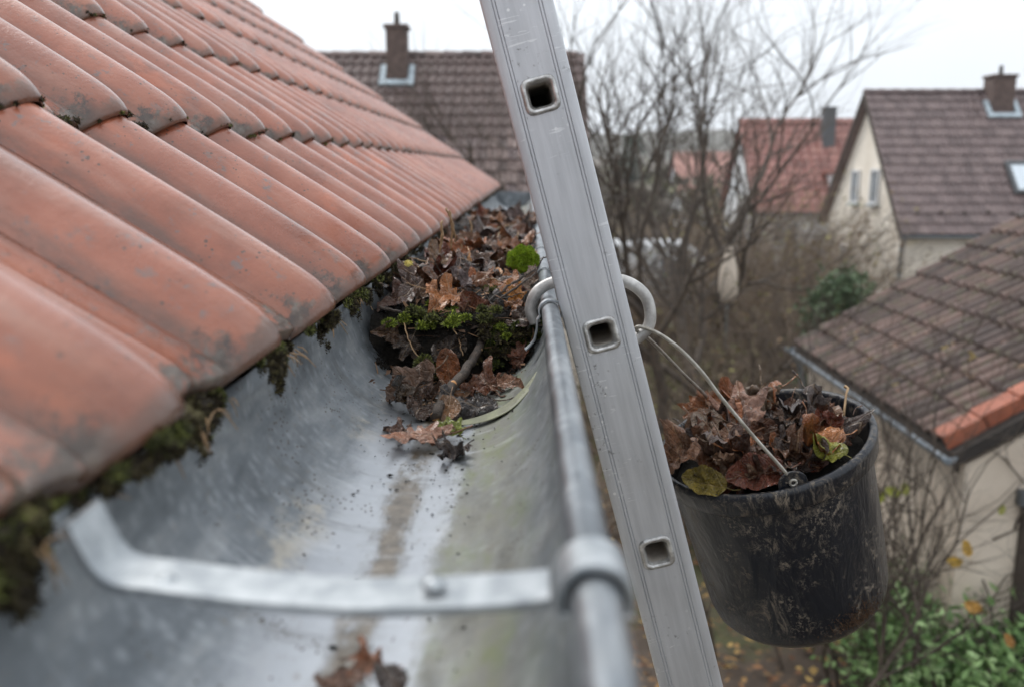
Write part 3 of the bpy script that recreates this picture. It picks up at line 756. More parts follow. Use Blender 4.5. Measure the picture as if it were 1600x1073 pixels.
def bleaf(px, py, off, spx, kind, var, color, label, tilt=(0,0), yaw=0, flip=False):
    P = onp(px, py, BC+bn*off, bn); n_ = (bn + Vector((tilt[0], tilt[1]-.25, 0))).normalized()
    return leaf(P, spx/1120*1.12, n_, yaw, kind, var, color, label, None, flip=flip)
bleaf(1192, 614, .040, 72, 'maple', 3, (.19,.125,.08), 'curled dry tan leaf with raised stalk standing at the back of the bucket', (0,-.9), 3.3)
bleaf(1160, 650, .030, 108, 'maple', 0, (.33,.17,.115), 'large pinkish brown maple leaf lying on top of the bucket heap under the wire', (-.1,-.1), .5)
bleaf(1108, 664, .030, 66, 'ovate', 0, (.20,.14,.10), 'greyish tan leaf at the left top of the bucket heap', (-.3,.1), 1.2)
bleaf(1118, 697, .026, 86, 'oak', 0, (.38,.20,.12), 'pale orange brown lobed leaf left of the bucket wire', (.1,-.3), 2.0)
bleaf(1206, 668, .016, 74, 'maple', 4, (.22,.13,.09), 'creased brown leaf beside the bucket wire with a long stalk', (.2,-.2), 4.0)
bleaf(1274, 664, .002, 66, 'maple', 2, (.10,.06,.055), 'dark purplish brown leaf leaning toward the back rim of the bucket', (.1,-.6), 3.4)
bleaf(1238, 690, .012, 78, 'maple', 1, (.12,.09,.085), 'dark grey brown wet leaf right of the bucket wire', (.2,-.2), 5.2)
bleaf(1290, 704, .010, 50, 'ovate', 4, (.30,.31,.04), 'yellow green leaf at the right rim of the bucket', (.3,-.5), 1.0)
bleaf(1104, 756, .012, 56, 'ovate', 3, (.34,.26,.04), 'olive yellow leaf folded over the front rim of the bucket', (-.1,-.9), 1.4)
bleaf(1182, 742, .012, 70, 'ovate', 3, (.17,.045,.022), 'dark red leaf against the front rim beside the handle ear', (.1,-.9), 1.8)
bleaf(1152, 716, .016, 64, 'maple', 5, (.28,.20,.06), 'brown leaf with a yellow patch in the middle front of the bucket', (.1,-.4), .2)
bleaf(1122, 728, .014, 74, 'maple', 2, (.09,.06,.05), 'dark brown leaf near the front left of the bucket heap', (-.1,-.3), 2.7)
bleaf(1062, 716, .030, 70, 'ovate', 4, (.27,.13,.07), 'rusty leaf in the bucket next to the ladder stile', (-.5,-.2), .4)
bleaf(1100, 634, .036, 66, 'oak', 1, (.34,.13,.05), 'rust orange leaf under the rear end of the bucket handle', (-.2,-.7), 1.9)
bleaf(1146, 622, .032, 54, 'ovate', 2, (.28,.10,.04), 'reddish leaf at the back of the bucket heap', (.1,-.8), .6)
bleaf(1316, 672, -.002, 58, 'oak', 2, (.16,.06,.03), 'narrow dark red leaf tucked against the right inner wall of the bucket', (.8,-.4), 2.1)
bleaf(1215, 715, .012, 70, 'maple', 3, (.14,.07,.04), 'folded dark brown leaf behind the front handle ear', (.3,-.5), 4.6)
st = MB(); q = [onp(x, y, BC+bn*o_, bn) for x, y, o_ in ((1318,652,0), (1320,634,.008), (1322,616,.02), (1325,606,.024), (1320,603,.026))]
st.tube([a-q[0] for a in q], [.002,.0017,.0016,.002,.0028], 6); o = st.build('leaf_stalk', STRAW, None, 180); o.location = q[0]; tag(o, 'thin brown leaf stalk sticking up inside the right rim of the bucket', 'stalk')

# ------------------------------------------------------------------ debris in the gutter
def mound_h(x, y):
    n1 = mnoise.noise(Vector((x*16, y*9, 0))); n2 = mnoise.noise(Vector((x*50, y*40, 3)))
    yf = 1.105 + .03*n1 + .25*abs(x+.09)
    h = -.285
    if y > yf: h = -.27 + .082*min(1, (y-yf)/.035)**.6 + .02*min(1, (y-yf)/.35)
    h += .012*n1*(1 if y > yf else 0) + .006*n2*(1 if y > yf else 0)
    if y > 3.0: h -= (y-3.0)*.10
    return h
def rmax(x): return max(mound_h(x, 1.4), 0)
mb = MB()
def mfn(u, v):
    y = .98 + .35*min(v, .45)/.45 if v < .45 else 1.33+2.6*((v-.45)/.55)**1.3
    x = -.206 + .226*u
    h = mound_h(x, y); tz = trough_z(x)
    return (x, y, max(h, tz-.004))
mb.grid(60, 170, mfn)
rr = random.Random(21)
for _ in range(9000):                                      # crumbs and fibres
    y = rr.choice([1.09+abs(rr.gauss(0,.05)), rr.uniform(1.1, 1.6), rr.uniform(1.1, 3.2)]); x = rr.uniform(-.19, .008); h = max(mound_h(x, y), trough_z(x))
    P = Vector((x, y, h+rr.uniform(-.002, .004))); t = Vector((rr.gauss(0,1), rr.gauss(0,1), rr.gauss(0,.7))).normalized()*rr.uniform(.002, .012)
    s = t.orthogonal().normalized()*rr.uniform(.0005, .002)
    mb.add([P-s, P+s, P+t], [(0,1,2)])
sm = mb.build('leaf_mould', SOIL, None, 60); tag(sm, 'black rotted leaf mould clogging the gutter beside the ladder', 'leaf mould', kind='stuff')
# leaves matted on the mould
rr = random.Random(31); rnd.seed(5)
for i in range(140):
    y = 1.16 + 2.3*rr.random()**1.15; x = rr.uniform(-.185, .004); h = mound_h(x, y)
    z = max(h, trough_z(x)+.004) + rr.uniform(.000, .016)
    c = rr.choice(BROWNS+BROWNS+BROWNS+PALE[:1]+ORN)
    if y < 1.35 and rr.random() < .45: continue
    zone = ('just behind the moss' if y < 1.6 else 'in the middle stretch' if y < 2.3 else 'at the far blurred stretch')
    if abs(y-1.42) < .06 and x > -.055: continue
    kd = rr.choice(['maple','ovate','ovate','ovate','ovate'])
    leaf((x, y, z), rr.uniform(.046, .078), (rr.gauss(0,.36), rr.gauss(0,.4)-.2, 1), rr.uniform(0, 6.28), kd, None, c,
         '%s %s leaf, %s of gutter heap, %s' % (CW[c], SW[kd], 'roof side' if x < -.12 else 'bead side' if x > -.06 else 'middle', zone), 'leaves matted in the gutter %s' % zone)
def gleaf(px, py, up, spx, kind, var, color, label, nrm=(0,-.3,1), yaw=0, Y=None):
    if Y is None:
        P = onz(px, py, GB+up)
        for _ in range(4): P = onz(px, py, max(trough_z(P.x)+up, GB+up))
    else: P = at(px, py, Y)
    return leaf(P, spx*P.y/1400, nrm, yaw, kind, var, color, label)
gleaf(655, 684, .008, 105, 'oak', 0, (.34,.17,.11), 'flat pale pinkish brown lobed leaf on the bare gutter floor', (.1,-.1,1), 1.2)
gleaf(630, 672, .006, 60, 'maple', 1, (.16,.07,.04), 'small brown leaf at the left tip of the gutter debris', (.2,-.1,1), .2)
gleaf(762, 600, .016, 92, 'maple', 1, (.20,.07,.03), 'red brown leaf pressed against the black mould at the right front', (-.3,-.7,1), 1.0)
gleaf(738, 632, .012, 88, 'ovate', 2, (.045,.034,.034), 'glossy black brown wet leaf in front of the mould right of the stick', (0,-.3,1), 1.4)
gleaf(712, 706, .005, 78, 'maple', 4, (.05,.03,.025), 'dark wet leaf lying lowest on the gutter floor', (0,-.1,1), 2.6)
gleaf(712, 672, .010, 52, 'maple', 0, (.30,.36,.06), 'small yellow green leaf at the foot of the stick', (.1,-.5,1), .4)
gleaf(690, 668, .010, 36, 'ovate', 1, (.26,.30,.05), 'tiny green leaf scrap left of the yellow green leaf', (.1,-.6,1), 1.4)
gleaf(652, 606, .022, 88, 'ovate', 3, (.17,.095,.06), 'brown speckled leaf propped against the left of the stick', (-.5,-.7,1), 2.5)
gleaf(622, 612, .018, 60, 'ovate', 4, (.09,.055,.03), 'dark curled leaf standing at the left gutter wall', (.9,-.4,.5), .7)
gleaf(700, 575, .030, 58, 'ovate', 0, (.28,.09,.025), 'upright rusty leaf standing behind the stick', (.2,-1,.2), .1)
gleaf(795, 600, .018, 44, 'ovate', 1, (.32,.15,.08), 'light brown leaf tip at the right gutter wall', (-.5,-.4,1), 5.0)
gleaf(700, 640, .014, 60, 'ovate', 0, (.26,.12,.04), 'orange brown leaf just below the cut end of the stick', (.1,-.5,1), 2.9)
gleaf(705, 616, .018, 50, 'oak', 0, (.24,.10,.03), 'small orange brown leaf right beside the stick', (.3,-.8,1), 3.5)
gleaf(655, 640, .008, 75, 'ovate', 1, (.10,.05,.03), 'thin dark leaf sloping down the left gutter wall', (.4,-.2,1), 5.0)
gleaf(735, 525, 0, 72, 'ovate', 1, (.20,.16,.13), 'grey brown veined leaf with long stalk lying on the moss', (.1,-.5,1), 3.0, Y=1.14)
gleaf(738, 495, 0, 70, 'ovate', 3, (.14,.04,.015), 'dark red brown leaf standing above the moss', (.4,-.9,.4), .3, Y=1.18)
gleaf(770, 480, 0, 80, 'ovate', 1, (.09,.075,.08), 'dark slate brown leaf lying across the heap', (0,-.4,1), 1.9, Y=1.25)
gleaf(690, 478, 0, 74, 'maple', 1, (.06,.05,.055), 'black wet leaf with pale sheen behind the left moss', (0,-.5,1), 1.2, Y=1.22)
gleaf(807, 462, 0, 48, 'maple', 0, (.50,.20,.03), 'bright orange leaf beside the metal rod', (.1,-.8,.8), .5, Y=1.22)
gleaf(710, 455, 0, 70, 'ovate', 3, (.24,.19,.19), 'pale grey leaf standing behind the moss', (.2,-.9,.5), 2.9, Y=1.3)
gleaf(683, 455, 0, 60, 'maple', 2, (.34,.10,.02), 'orange red leaf at the left gutter wall', (.5,-.8,.6), .9, Y=1.3)
gleaf(672, 470, 0, 60, 'ovate', 2, (.26,.08,.02), 'rusty leaf folded against the left gutter wall', (.7,-.7,.4), 1.5, Y=1.26)
gleaf(790, 445, 0, 60, 'ovate', 0, (.17,.13,.11), 'grey leaf under the twig near the bead', (-.3,-.5,1), 2.0, Y=1.32)
gleaf(835, 438, 0, 44, 'ovate', 3, (.30,.22,.17), 'pale brown leaf curled against the bead above the rod', (-.6,-.6,.6), .4, Y=1.27)
gleaf(740, 440, 0, 60, 'maple', 3, (.33,.10,.025), 'orange brown leaf in the centre of the heap', (.1,-.6,.9), 1.9, Y=1.36)
gleaf(735, 385, 0, 50, 'ovate', 1, (.30,.12,.05), 'orange brown leaf by the roof edge far along the gutter', (.3,-.6,.9), 1.9, Y=1.9)
gleaf(580, 1035, .012, 95, 'maple', 1, (.42,.19,.11), 'blurred orange brown leaf on the gutter floor below the strap', (.2,-.4,1), 1.0)
gleaf(535, 1062, .010, 80, 'ovate', 2, (.20,.11,.08), 'blurred dark leaf beside the orange one below the strap', (0,-.3,1), 2.0)
gleaf(612, 1062, .008, 80, 'ovate', 0, (.06,.04,.035), 'blurred blackish leaf at the bottom edge right of the orange one', (0,-.2,1), .6)
for k, (px, py, Yf, kd, c, nr, lb) in enumerate([
    (620,462,1.22,'ovate',(.10,.045,.03),(.9,-.4,.3),'dark leaf pressed upright to the gutter wall under the tiles'),
    (612,520,1.13,'ovate',(.13,.07,.04),(1,-.5,.2),'brown leaf hanging down the left edge of the mould face'),
    (640,535,1.115,'maple',(.06,.04,.03),(.2,-1,.3),'blackish leaf stuck on the left of the mould face'),
    (655,455,1.22,'maple',(.20,.12,.08),(.3,-.6,.8),'crumpled brown leaf on the left top of the clog'),
    (700,548,1.105,'ovate',(.05,.032,.022),(0,-1,.4),'dark leaf plastered on the middle of the mould face'),
    (640,432,1.30,'ovate',(.12,.05,.03),(.5,-.6,.7),'dark leaf below the yellow lichen on the gutter wall side'),
    (815,500,1.12,'ovate',(.11,.06,.04),(-.6,-.6,.6),'small brown leaf beneath the metal rod end'),
    (812,560,1.10,'oak',(.14,.05,.025),(-.8,-.7,.2),'dark red leaf edge at the right of the mould face'),
    (800,478,1.17,'maple',(.30,.11,.03),(-.2,-.6,.9),'orange brown leaf between the twigs and the rod'),
    (725,500,1.16,'oak',(.10,.05,.035),(.2,-.5,1),'dark lobed leaf between the two moss patches'),
    (668,620,1.02,'maple',(.12,.055,.03),(.3,-.6,1),'brown leaf under the left side of the stick'),
    (775,628,1.02,'ovate',(.09,.04,.028),(-.4,-.5,1),'dark brown leaf below the red one at the right wall'),
    (745,655,.99,'maple',(.16,.08,.05),(0,-.3,1),'crushed brown leaf behind the yellow green leaf')]):
    gleaf(px, py, 0, 58, kd, k, c, lb, nr, k*1.3, Y=Yf)
# long green blade curving up the front wall
bl = MB(); vs = []
bp = [onz(690, 664, GB+.004), onz(745, 658, trough_z(-.05)+.004), onz(790, 640, trough_z(-.025)+.004), onz(822, 610, trough_z(-.005)+.005), onz(842, 578, trough_z(.008)+.006)]
sp = spline(bp, 6); n = len(sp)
for i, p_ in enumerate(sp):
    wv = .011*math.sin(PI*min(1, (i+.6)/n))**.6
    vs += [p_+Vector((-.2, .9, .25))*wv, p_+Vector((.0,0,-.001)), p_+Vector((.25, -.9, .15))*wv]
bl.add([v-sp[0] for v in vs], [(3*i+k, 3*i+k+1, 3*i+k+4, 3*i+k+3) for i in range(n-1) for k in range(2)])
o = bl.build('leaf', mottled('olive_blade', (.09,.09,.05), (.17,.18,.09), 60, .45, .4, .002), None, 180); o.location = sp[0]
md = o.modifiers.new('solid', 'SOLIDIFY'); md.thickness = .0008
tag(o, 'long dull green leaf blade curving up the gutter wall below the mould', 'leaf')
# stick with pale cut knot
def stick(name, pts, rads, m, label, cat='twig', sides=8, extra=None, wob=.0006):
    P = spline(pts, 7); n = len(P); k = len(rads)-1
    R_ = [rads[min(k-1, int(i/(n-1)*k))]*(1-((i/(n-1)*k) % 1 if i < n-1 else 1))+rads[min(k, min(k-1, int(i/(n-1)*k))+1)]*((i/(n-1)*k) % 1 if i < n-1 else 1) for i in range(n)]
    mb = MB(); mb.tube([q-P[0]+Vector((rr.gauss(0,wob), rr.gauss(0,wob), rr.gauss(0,wob)))*(2.0 if sides == 12 else 1) for q in P], R_, sides)
    root = mb.build(name, m, None, 180) if not extra else None
    if extra:
        root = empty(name, P[0]); mb.build('bark', m, root, 180)
        for nm, mb2, m2 in extra: mb2.build(nm, m2, root, 180)
    else: root.location = P[0]
    return tag(root, label, cat)
sa, sb = onz(680, 650, GB+.012), at(754, 532, 1.13)
kn = MB(); kc = sa.lerp(sb, .36)-sa+Vector((-.001,-.0055,.002)); moss_off = 0
vs = []; 
for j in range(7):
    for i in range(12):
        a = 2*PI*i/12; b_ = PI*j/6; vs.append(kc+Vector((.0045*math.sin(b_)*math.cos(a), .0035*math.cos(b_), .0058*math.sin(b_)*math.sin(a))))
kn.add(vs, [(j*12+i, j*12+(i+1) % 12, (j+1)*12+(i+1) % 12, (j+1)*12+i) for j in range(6) for i in range(12)])
ce = MB(); d_ = (sa-sb).normalized(); ce.tube([Vector((0,0,0))+d_*-.001, d_*.0012], .0052, 12)
stick('stick', [sa, sa.lerp(sb, .3)+Vector((-.001,0,.0015)), sa.lerp(sb, .65)+Vector((.002,0,-.001)), sb, sb.lerp(at(765, 510, 1.2), 1)], [.0058,.0062,.0056,.0050,.0046], BARK, 'thick knobbly stick with an orange cut knot lying in the gutter', 'stick', 12, [('knot', kn, CUT), ('cut_end', ce, CUT)])
stick('twig', [at(752,545,1.10), at(738,572,1.07), at(722,592,1.04), at(700,625,1.01)], [.0016,.0014,.0015,.001], STRAW, 'thin yellowish stalk beside the thick stick', sides=6)
stick('twig', [at(708,510,1.11), at(718,535,1.09), at(724,556,1.08)], [.0009,.0008,.0007], STRAW, 'fine orange stalk hanging in front of the moss', sides=5)
stick('twig', [at(593,480,1.16), at(618,487,1.15), at(645,494,1.15)], [.0026,.0022,.0018], BARK, 'short brown twig poking from the left gutter wall', sides=7)
stick('twig', [at(755,478,1.2), at(785,455,1.22), at(812,436,1.24), at(835,422,1.25)], [.0022,.002,.0018,.0012], BARK, 'dark twig slanting up to the gutter bead', sides=6)
stick('twig', [at(760,485,1.18), at(788,462,1.2), at(820,440,1.22), at(838,424,1.24), at(848,405,1.24), at(860,400,1.26)], [.0016,.0016,.0014,.0011,.0009,.0006], BARK, 'thin twig curling over the bead beside the ladder', sides=6)
stick('twig', [at(678,405,1.22), at(688,425,1.24), at(700,440,1.26)], [.0012,.001,.0008], BARK, 'black stalk hanging from the tile edge into the gutter', sides=5)
stick('twig', [at(630,505,1.13), at(645,545,1.1), at(665,570,1.09)], [.0009,.0009,.0006], STRAW, 'fine dry stem on the face of the mould left side', sides=5)
stick('twig', [at(616,715,.93), at(634,712,.93), at(662,703,.935)], [.0028,.0026,.0012], BARK, 'small black twig on the gutter floor left of the fallen leaves', sides=7)
stick('twig', [at(686,747,.87), at(692,728,.885), at(700,706,.90)], [.0016,.0016,.0012], BARK, 'short black twig pointing down the gutter floor', sides=6)
stick('twig', [at(592,605,1.04), at(610,625,1.01), at(650,632,1.0), at(674,630,1.0)], [.0009,.0011,.0012,.001], STRAW, 'thin curved stalk at the left front of the debris', sides=6)
stick('twig', [at(718,745,.865), at(708,752,.86), at(700,742,.868)], [.0012,.0012,.001], BARK, 'tiny bent twig on the wet gutter floor', sides=5)
for i in range(26):
    y = rr.uniform(1.15, 2.4); x = rr.uniform(-.17, -.01); h = mound_h(x, y)+.018; a = rr.uniform(0, PI); l = rr.uniform(.02, .06)
    stick('twig', [(x, y, h), (x+l*.5*math.cos(a), y+l*.5*math.sin(a), h+rr.uniform(0,.01)), (x+l*math.cos(a), y+l*math.sin(a), h+rr.uniform(-.005,.015))], [.001,.0009,.0006], rr.choice([BARK, STRAW]), 'short thin twig lying among the matted leaves', sides=5)['group'] = 'twigs among the matted leaves'
lt = MB(); r5 = random.Random(8)
for _ in range(600):
    y = 1.0 + abs(r5.gauss(0, .16)) if r5.random() < .6 else r5.uniform(1.1, 3.0); x = r5.gauss(-.09, .05)
    if not -.185 < x < .004: continue
    z = max(mound_h(x, y), trough_z(x))+r5.uniform(.001, .010)*(0.2 if y < 1.08 else 1)
    P = Vector((x, y, z)); d = Vector((r5.gauss(0,1), r5.gauss(0,1), r5.gauss(0,.35))).normalized()
    if r5.random() < .35: lt.tube([P, P+d*r5.uniform(.01,.035)*.5+Vector((0,0,.001)), P+d*r5.uniform(.015,.035)], [.0006,.0006,.0004], 4)
    else:
        s_ = Vector((0,0,1)).cross(d).normalized(); l = r5.uniform(.003,.011); lt.add([P, P+d*l+s_*l*.4+Vector((0,0,l*.3)), P+d*l*1.6, P+d*l*.6-s_*l*.5], [(0,1,2), (0,2,3)])
tag(lt.build('leaf_litter', mat_moss('litter', (.02,.012,.008), (.10,.05,.025), (.26,.15,.08))), 'fine bits of broken leaf and stem over the clog', 'litter', kind='stuff')
# moss in the gutter
def moss_patch(C, ex, n, r0_, r1_, m, label, seed, cnt=150, bl=.0052, extra=None):
    r4 = random.Random(seed); mb = MB(); mb2 = MB()
    for q in range(n):
        P = Vector((r4.gauss(0, ex[0]), r4.gauss(0, ex[1]), r4.gauss(0, ex[2]))); k = r4.uniform(r0_, r1_)*(1.1-.35*min(1, P.length/max(ex)))
        moss_mb(mb if (extra is None or r4.random() < .62) else mb2, P, Vector((r4.uniform(.8,1.4), r4.uniform(.8,1.4), r4.uniform(.5,.9)))*k, cnt, bl, r4)
    root = empty('moss', C); tag(root, label, 'moss'); mb.build('fronds', m, root)
    if extra is not None and mb2.v: mb2.build('dark_fronds', extra, root)
moss_patch(at(684, 499, 1.14), (.026,.020,.005), 34, .004, .0095, MOSS, 'bright green moss tuft at the left front of the clog', 2, extra=MOSSM)
moss_patch(at(742, 500, 1.16), (.018,.018,.004), 9, .003, .006, MOSSM, 'scattered olive moss bits in the middle of the clog', 22, extra=MOSSD)
moss('moss', at(664, 575, 1.09), (.012,.010,.014), 700, .005, MOSSM, 'olive moss low on the face of the black mould', 3, parts=[(0,0,0,1), (.014,.003,-.008,.6)])
moss_patch(at(775, 515, 1.13), (.012,.012,.008), 14, .0035, .007, MOSSM, 'green moss at the upper end of the thick stick', 4, extra=MOSS)
moss_patch(at(792, 540, 1.125), (.024,.010,.020), 40, .004, .010, MOSSD, 'dark fuzzy moss covering the right of the black mould', 5, extra=HUMUSM)
moss('moss_cushion', at(817, 408, 1.42), (.0225,.022,.021), 6000, .0034, MOSSB, 'round bright green moss cushion against the gutter bead', 6)
moss('moss', at(765, 455, 1.3), (.012,.02,.006), 500, .004, MOSSM, 'small olive moss patch between the leaves mid-heap', 8)
# moss clumps hanging at the tile ends
pl = ['nearest', 'second', 'third']
near = [(0.02,'dark moss hanging under the roof tile at the lower left corner'), (.235,'blurred green moss beneath the second visible tile end'), (.43,'green and black moss below the tile end over the near strap'),
        (.645,'dark moss lump under the tile end above the bare gutter wall'), (.84,'shaggy moss under the tile end left of the clog'), (1.02,'moss with yellow lichen beneath the tile end beside the clog'),
        (1.20,'moss and dead stalks under the tile end behind the clog'), (1.385,'small moss tuft under a tile end further along'), (1.57,'faint moss tuft at a distant tile end')]
rr2 = random.Random(77)
stf = MB()
for a, sx in cols:
    tx = a + TW*sx*.80
    lab = None
    for ny, lb in near:
        if abs(ny-tx) < .08: lab = lb
    def lumps(mb, n, r0_, r1_, cnt, bl, dz0, g0=.0):
        for _ in range(int(n*(1.2 if tx < .7 else 1))):
            t = rr2.choice([rr2.uniform(.50, 1.06), rr2.uniform(.50, 1.06), rr2.uniform(.56, .96), rr2.uniform(.05, .55)]); k = rr2.uniform(r0_, r1_)
            pz = .037*math.sin(PI*min(1, t/.50))**.8 if t < .50 else 0; fy = -.012*math.sin(PI*min(1, t/.50)) if t < .50 else .007
            P_ = RM @ Vector((a+TW*sx*t, fy-.003, pz+.018)); tr_ = math.exp(-((t-.77)/.16)**2)
            P_.z += dz0 - .002 - abs(rr2.gauss(0, .004+.012*tr_)); P_.x += rr2.uniform(-.001, .004)
            moss_mb(mb, P_, Vector((.7, rr2.uniform(1, 2.0), rr2.uniform(.6,1.2)))*k*(.6+.75*tr_)*(1.3 if tx < .7 else 1), cnt, bl, rr2, True)
    if lab:
        t_ = empty('moss_clump', (-.2155, tx, -.16)); tag(t_, lab, 'moss')
        for nm, m_, n_, dz in (('dirt', HUMUSM, 34, -.002), ('moss', MOSSM, 9, .003), ('stalks', STRAW, 0, 0)):
            mb = MB()
            if n_: lumps(mb, n_, .0035, .0085, 130, .0042, dz)
            else:
                for _ in range(9):
                    P = Vector((-.212, tx+rr2.gauss(0,.03), -.162)); d = Vector((rr2.uniform(0,1), rr2.gauss(0,1), -rr2.uniform(.2,1.2))).normalized()*rr2.uniform(.008,.028)
                    mb.tube([P, P+d*.5+Vector((0,0,.002)), P+d], [.0006,.0006,.0003], 4)
            mb.v = [(x+.2155, y_-tx, z+.16) for x, y_, z in mb.v]
            o_ = mb.build(nm, m_, t_)
            if nm == 'stalks': o_['kind'] = 'stuff'
        near = [q for q in near if q[1] != lab]
    elif tx > 0:
        lumps(stf, 12, .004, .008, 40, .004, 0)
stg = MB()
for r in (1, 2, 3):                                        # crust of moss and dirt where upper rows overlap
    for a, sx in cols:
        if a > 3.6 or a < .2: continue
        for k in range(26 if r == 1 else 14):
            t = rr2.choice([rr2.uniform(.52, 1.04), rr2.uniform(.52, 1.04), rr2.uniform(.52, 1.04), rr2.uniform(0, .55)])
            pz = .037*math.sin(PI*min(1, t/.50))**.8 if t < .50 else 0
            fy = -.012*math.sin(PI*min(1, t/.5)) if t < .5 else .006
            P = RM @ Vector((a+TW*sx*t, r*TL-.001+fy+rr2.uniform(-.004,.004), pz+.026+rr2.uniform(-.004, .010)*(1 if t > .54 else .3)))
            moss_mb(stf if rr2.random() < .75 else stg, P, Vector((.004,.008,.0035))*rr2.uniform(.35,1.0)*(1.2 if t > .54 else .55), 34, .0026, rr2, True)
tag(stg.build('roof_moss', MOSSM), 'olive and grey moss flecks along the overlapping tile edges', 'moss', kind='stuff')
tag(stf.build('roof_moss', HUMUSM), 'thin dark moss lining the overlapping tile edges of the red roof', 'moss', kind='stuff')
yl = moss('lichen', at(638, 413, 1.03), (.004,.004,.0035), 120, .002, mat_moss('yellow_lichen', (.45,.38,.10), (.6,.5,.15), (.7,.62,.3)), 'small yellow lichen tuft hanging under a tile end beside the clog', 12)
# dead stalks hanging from the tile ends
for i, (x0, y0, x1, y1, Y) in enumerate([(697,325,712,380,1.45), (703,330,704,392,1.45), (690,345,686,395,1.35), (735,345,733,375,1.9)]):
    stick('dead_stalk', [at(x0,y0,Y), at((x0+x1)/2+3,(y0+y1)/2,Y), at(x1,y1,Y)], [.0016,.0024,.001], STRAW, ['dead brown stalk sticking up at the roof edge near the gutter middle', 'dead stalk drooping straight down from the roof edge', 'short dead stalk hanging under a mossy tile end', 'tiny stalk at the far roof edge'][i], 'stalk', 6)

# ------------------------------------------------------------------ neighbouring houses
def add_win(parent, axis, c, wd, ht, frame=FRAMEW, depth=.06):
    """window in a wall; axis 'x': wall plane faces -X; 'y': faces -Y"""
    x, y, z = c; f = MB(); t = .07
    def bx(u0, v0, u1, v1, d0, d1, mb):
        if axis == 'x': mb.box(x+d0, y+u0, z+v0, x+d1, y+u1, z+v1)
        else: mb.box(x+u0, y+d0, z+v0, x+u1, y+d1, z+v1)
    a, b_ = wd/2, ht/2
    bx(-a, -b_, -a+t, b_, -depth, .02, f); bx(a-t, -b_, a, b_, -depth, .02, f); bx(-a+t, -b_, a-t, -b_+t, -depth, .02, f); bx(-a+t, b_-t, a-t, b_, -depth, .02, f); bx(-.02, -b_+t, .02, b_-t, -depth+.01, .02, f)
    o = f.build('window', frame, parent, bevel=.005)
    p_ = MB(); bx(-a+t, -b_+t, a-t, b_-t, -.02, -.01, p_); p_.build('pane', GLASS, o)
    s = MB(); bx(-a-.06, -b_-.06, a+.06, -b_-.005, -.12, .0, s); s.build('sill', LEAD, o)
    return o
def x_house(name, label, X0, X1, Yr, half, zr, ze, wallm, tilem, tw, tl, prof, cells_fn, limit=300, name_cat='house', under=.25):
    """gable house, ridge along X; the front slope faces the camera (-Y)"""
    root = empty(name, (X0, Yr, GZ)); tag(root, label, name_cat); ox, oy, oz = X0, Yr, GZ
    L_ = lambda mb: mb
    inset = .22
    w_ = MB(); yf, yb = Yr-half+.35, Yr+half-.35; zt = ze+.12
    slope = (zr-ze)/half
    zl = zr-.18-(Yr-yf)*slope
    poly = [(0, yf-oy, 0), (0, yb-oy, 0), (0, yb-oy, zl-oz), (0, 0, zr-.18-oz), (0, yf-oy, zl-oz)]
    w_.prism([(inset, b_, c) for a, b_, c in poly], (X1-X0-2*inset, 0, 0)); w_.build('wall', wallm, root)
    sl_ = math.hypot(half, zr-ze)
    for sgn in (1, -1):
        org = (X0, Yr-sgn*half, ze) if sgn == 1 else (X1, Yr+half, ze)
        a = (1,0,0) if sgn == 1 else (-1,0,0); s = (0, sgn*half, zr-ze)
        M = plane_matrix(org, a, s)
        sb_ = MB().box(0, 0, -.14, X1-X0, sl_, -.005).build('roof', UNDER if sgn == 1 else tilem, root); sb_.matrix_local = Matrix.Translation((-ox,-oy,-oz)) @ M
        if sgn == 1:
            front = sb_; FM = M
    tm = [small_tile('tile', tw, tl, tilem, prof)]
    nc, nr = int((X1-X0)/tw), int(sl_/tl)
    cl_ = [(i*tw, j*tl, 1.0) for j in range(nr+1) for i in range(nc+1) if j*tl+.1 < sl_ and i*tw < X1-X0-.05 and cells_fn(FM @ Vector((i*tw+.1, j*tl+.1, 0)))]
    field(front, FM, tm, cl_, limit, (.004, .006, .3))
    # ridge tiles
    rd = []
    nrid = int((X1-X0)/.40)
    rm = MB(); N = 7; vs = []
    for (xx, rr_) in ((0, .12), (.36, .10), (.42, .10)):
        for k in range(N): a = PI*k/(N-1); vs.append((xx, rr_*math.cos(a)*1.1, rr_*math.sin(a)))
    rm.add(vs, [(j*N+k, (j+1)*N+k, (j+1)*N+k+1, j*N+k+1) for j in range(2) for k in range(N-1)] + [tuple(range(N))])
    me = rm.mesh('ridge_tile', tilem, 40)
    for i in range(nrid):
        if not cells_fn(Vector((X0+i*.4, Yr, zr))): continue
        o = bpy.data.objects.new('ridge_tile', me); link(o, root); o.location = (i*.4, 0, zr-oz-.02)
    vb = MB(); vb.prism([(-.03, -half, ze-oz-.16), (-.03, -half, ze-oz+.01), (-.03, 0, zr-oz+.01), (-.03, 0, zr-oz-.18)], (.028, 0, 0)); vb.build('verge_board', DARKWOOD, root)
    vb = MB(); vb.prism([(-.03, half, ze-oz-.16), (-.03, half, ze-oz+.01), (-.03, 0.001, zr-oz+.01), (-.03, 0.001, zr-oz-.18)], (.028, 0, 0)); vb.build('verge_board', DARKWOOD, root)
    gm = MB(); G = []; 
    for k in range(9): a = PI+PI*k/8; G.append((.065*math.cos(a), .065*math.sin(a)))
    gm.add([(x_, -half-.05+g0, ze-oz-.03+g1) for x_ in (-.02, X1-X0) for g0, g1 in G], [(k, k+1, 9+k+1, 9+k) for k in range(8)])
    go = gm.build('gutter', STEELG, root, 60); md = go.modifiers.new('s', 'SOLIDIFY'); md.thickness = .006
    return root, FM, front
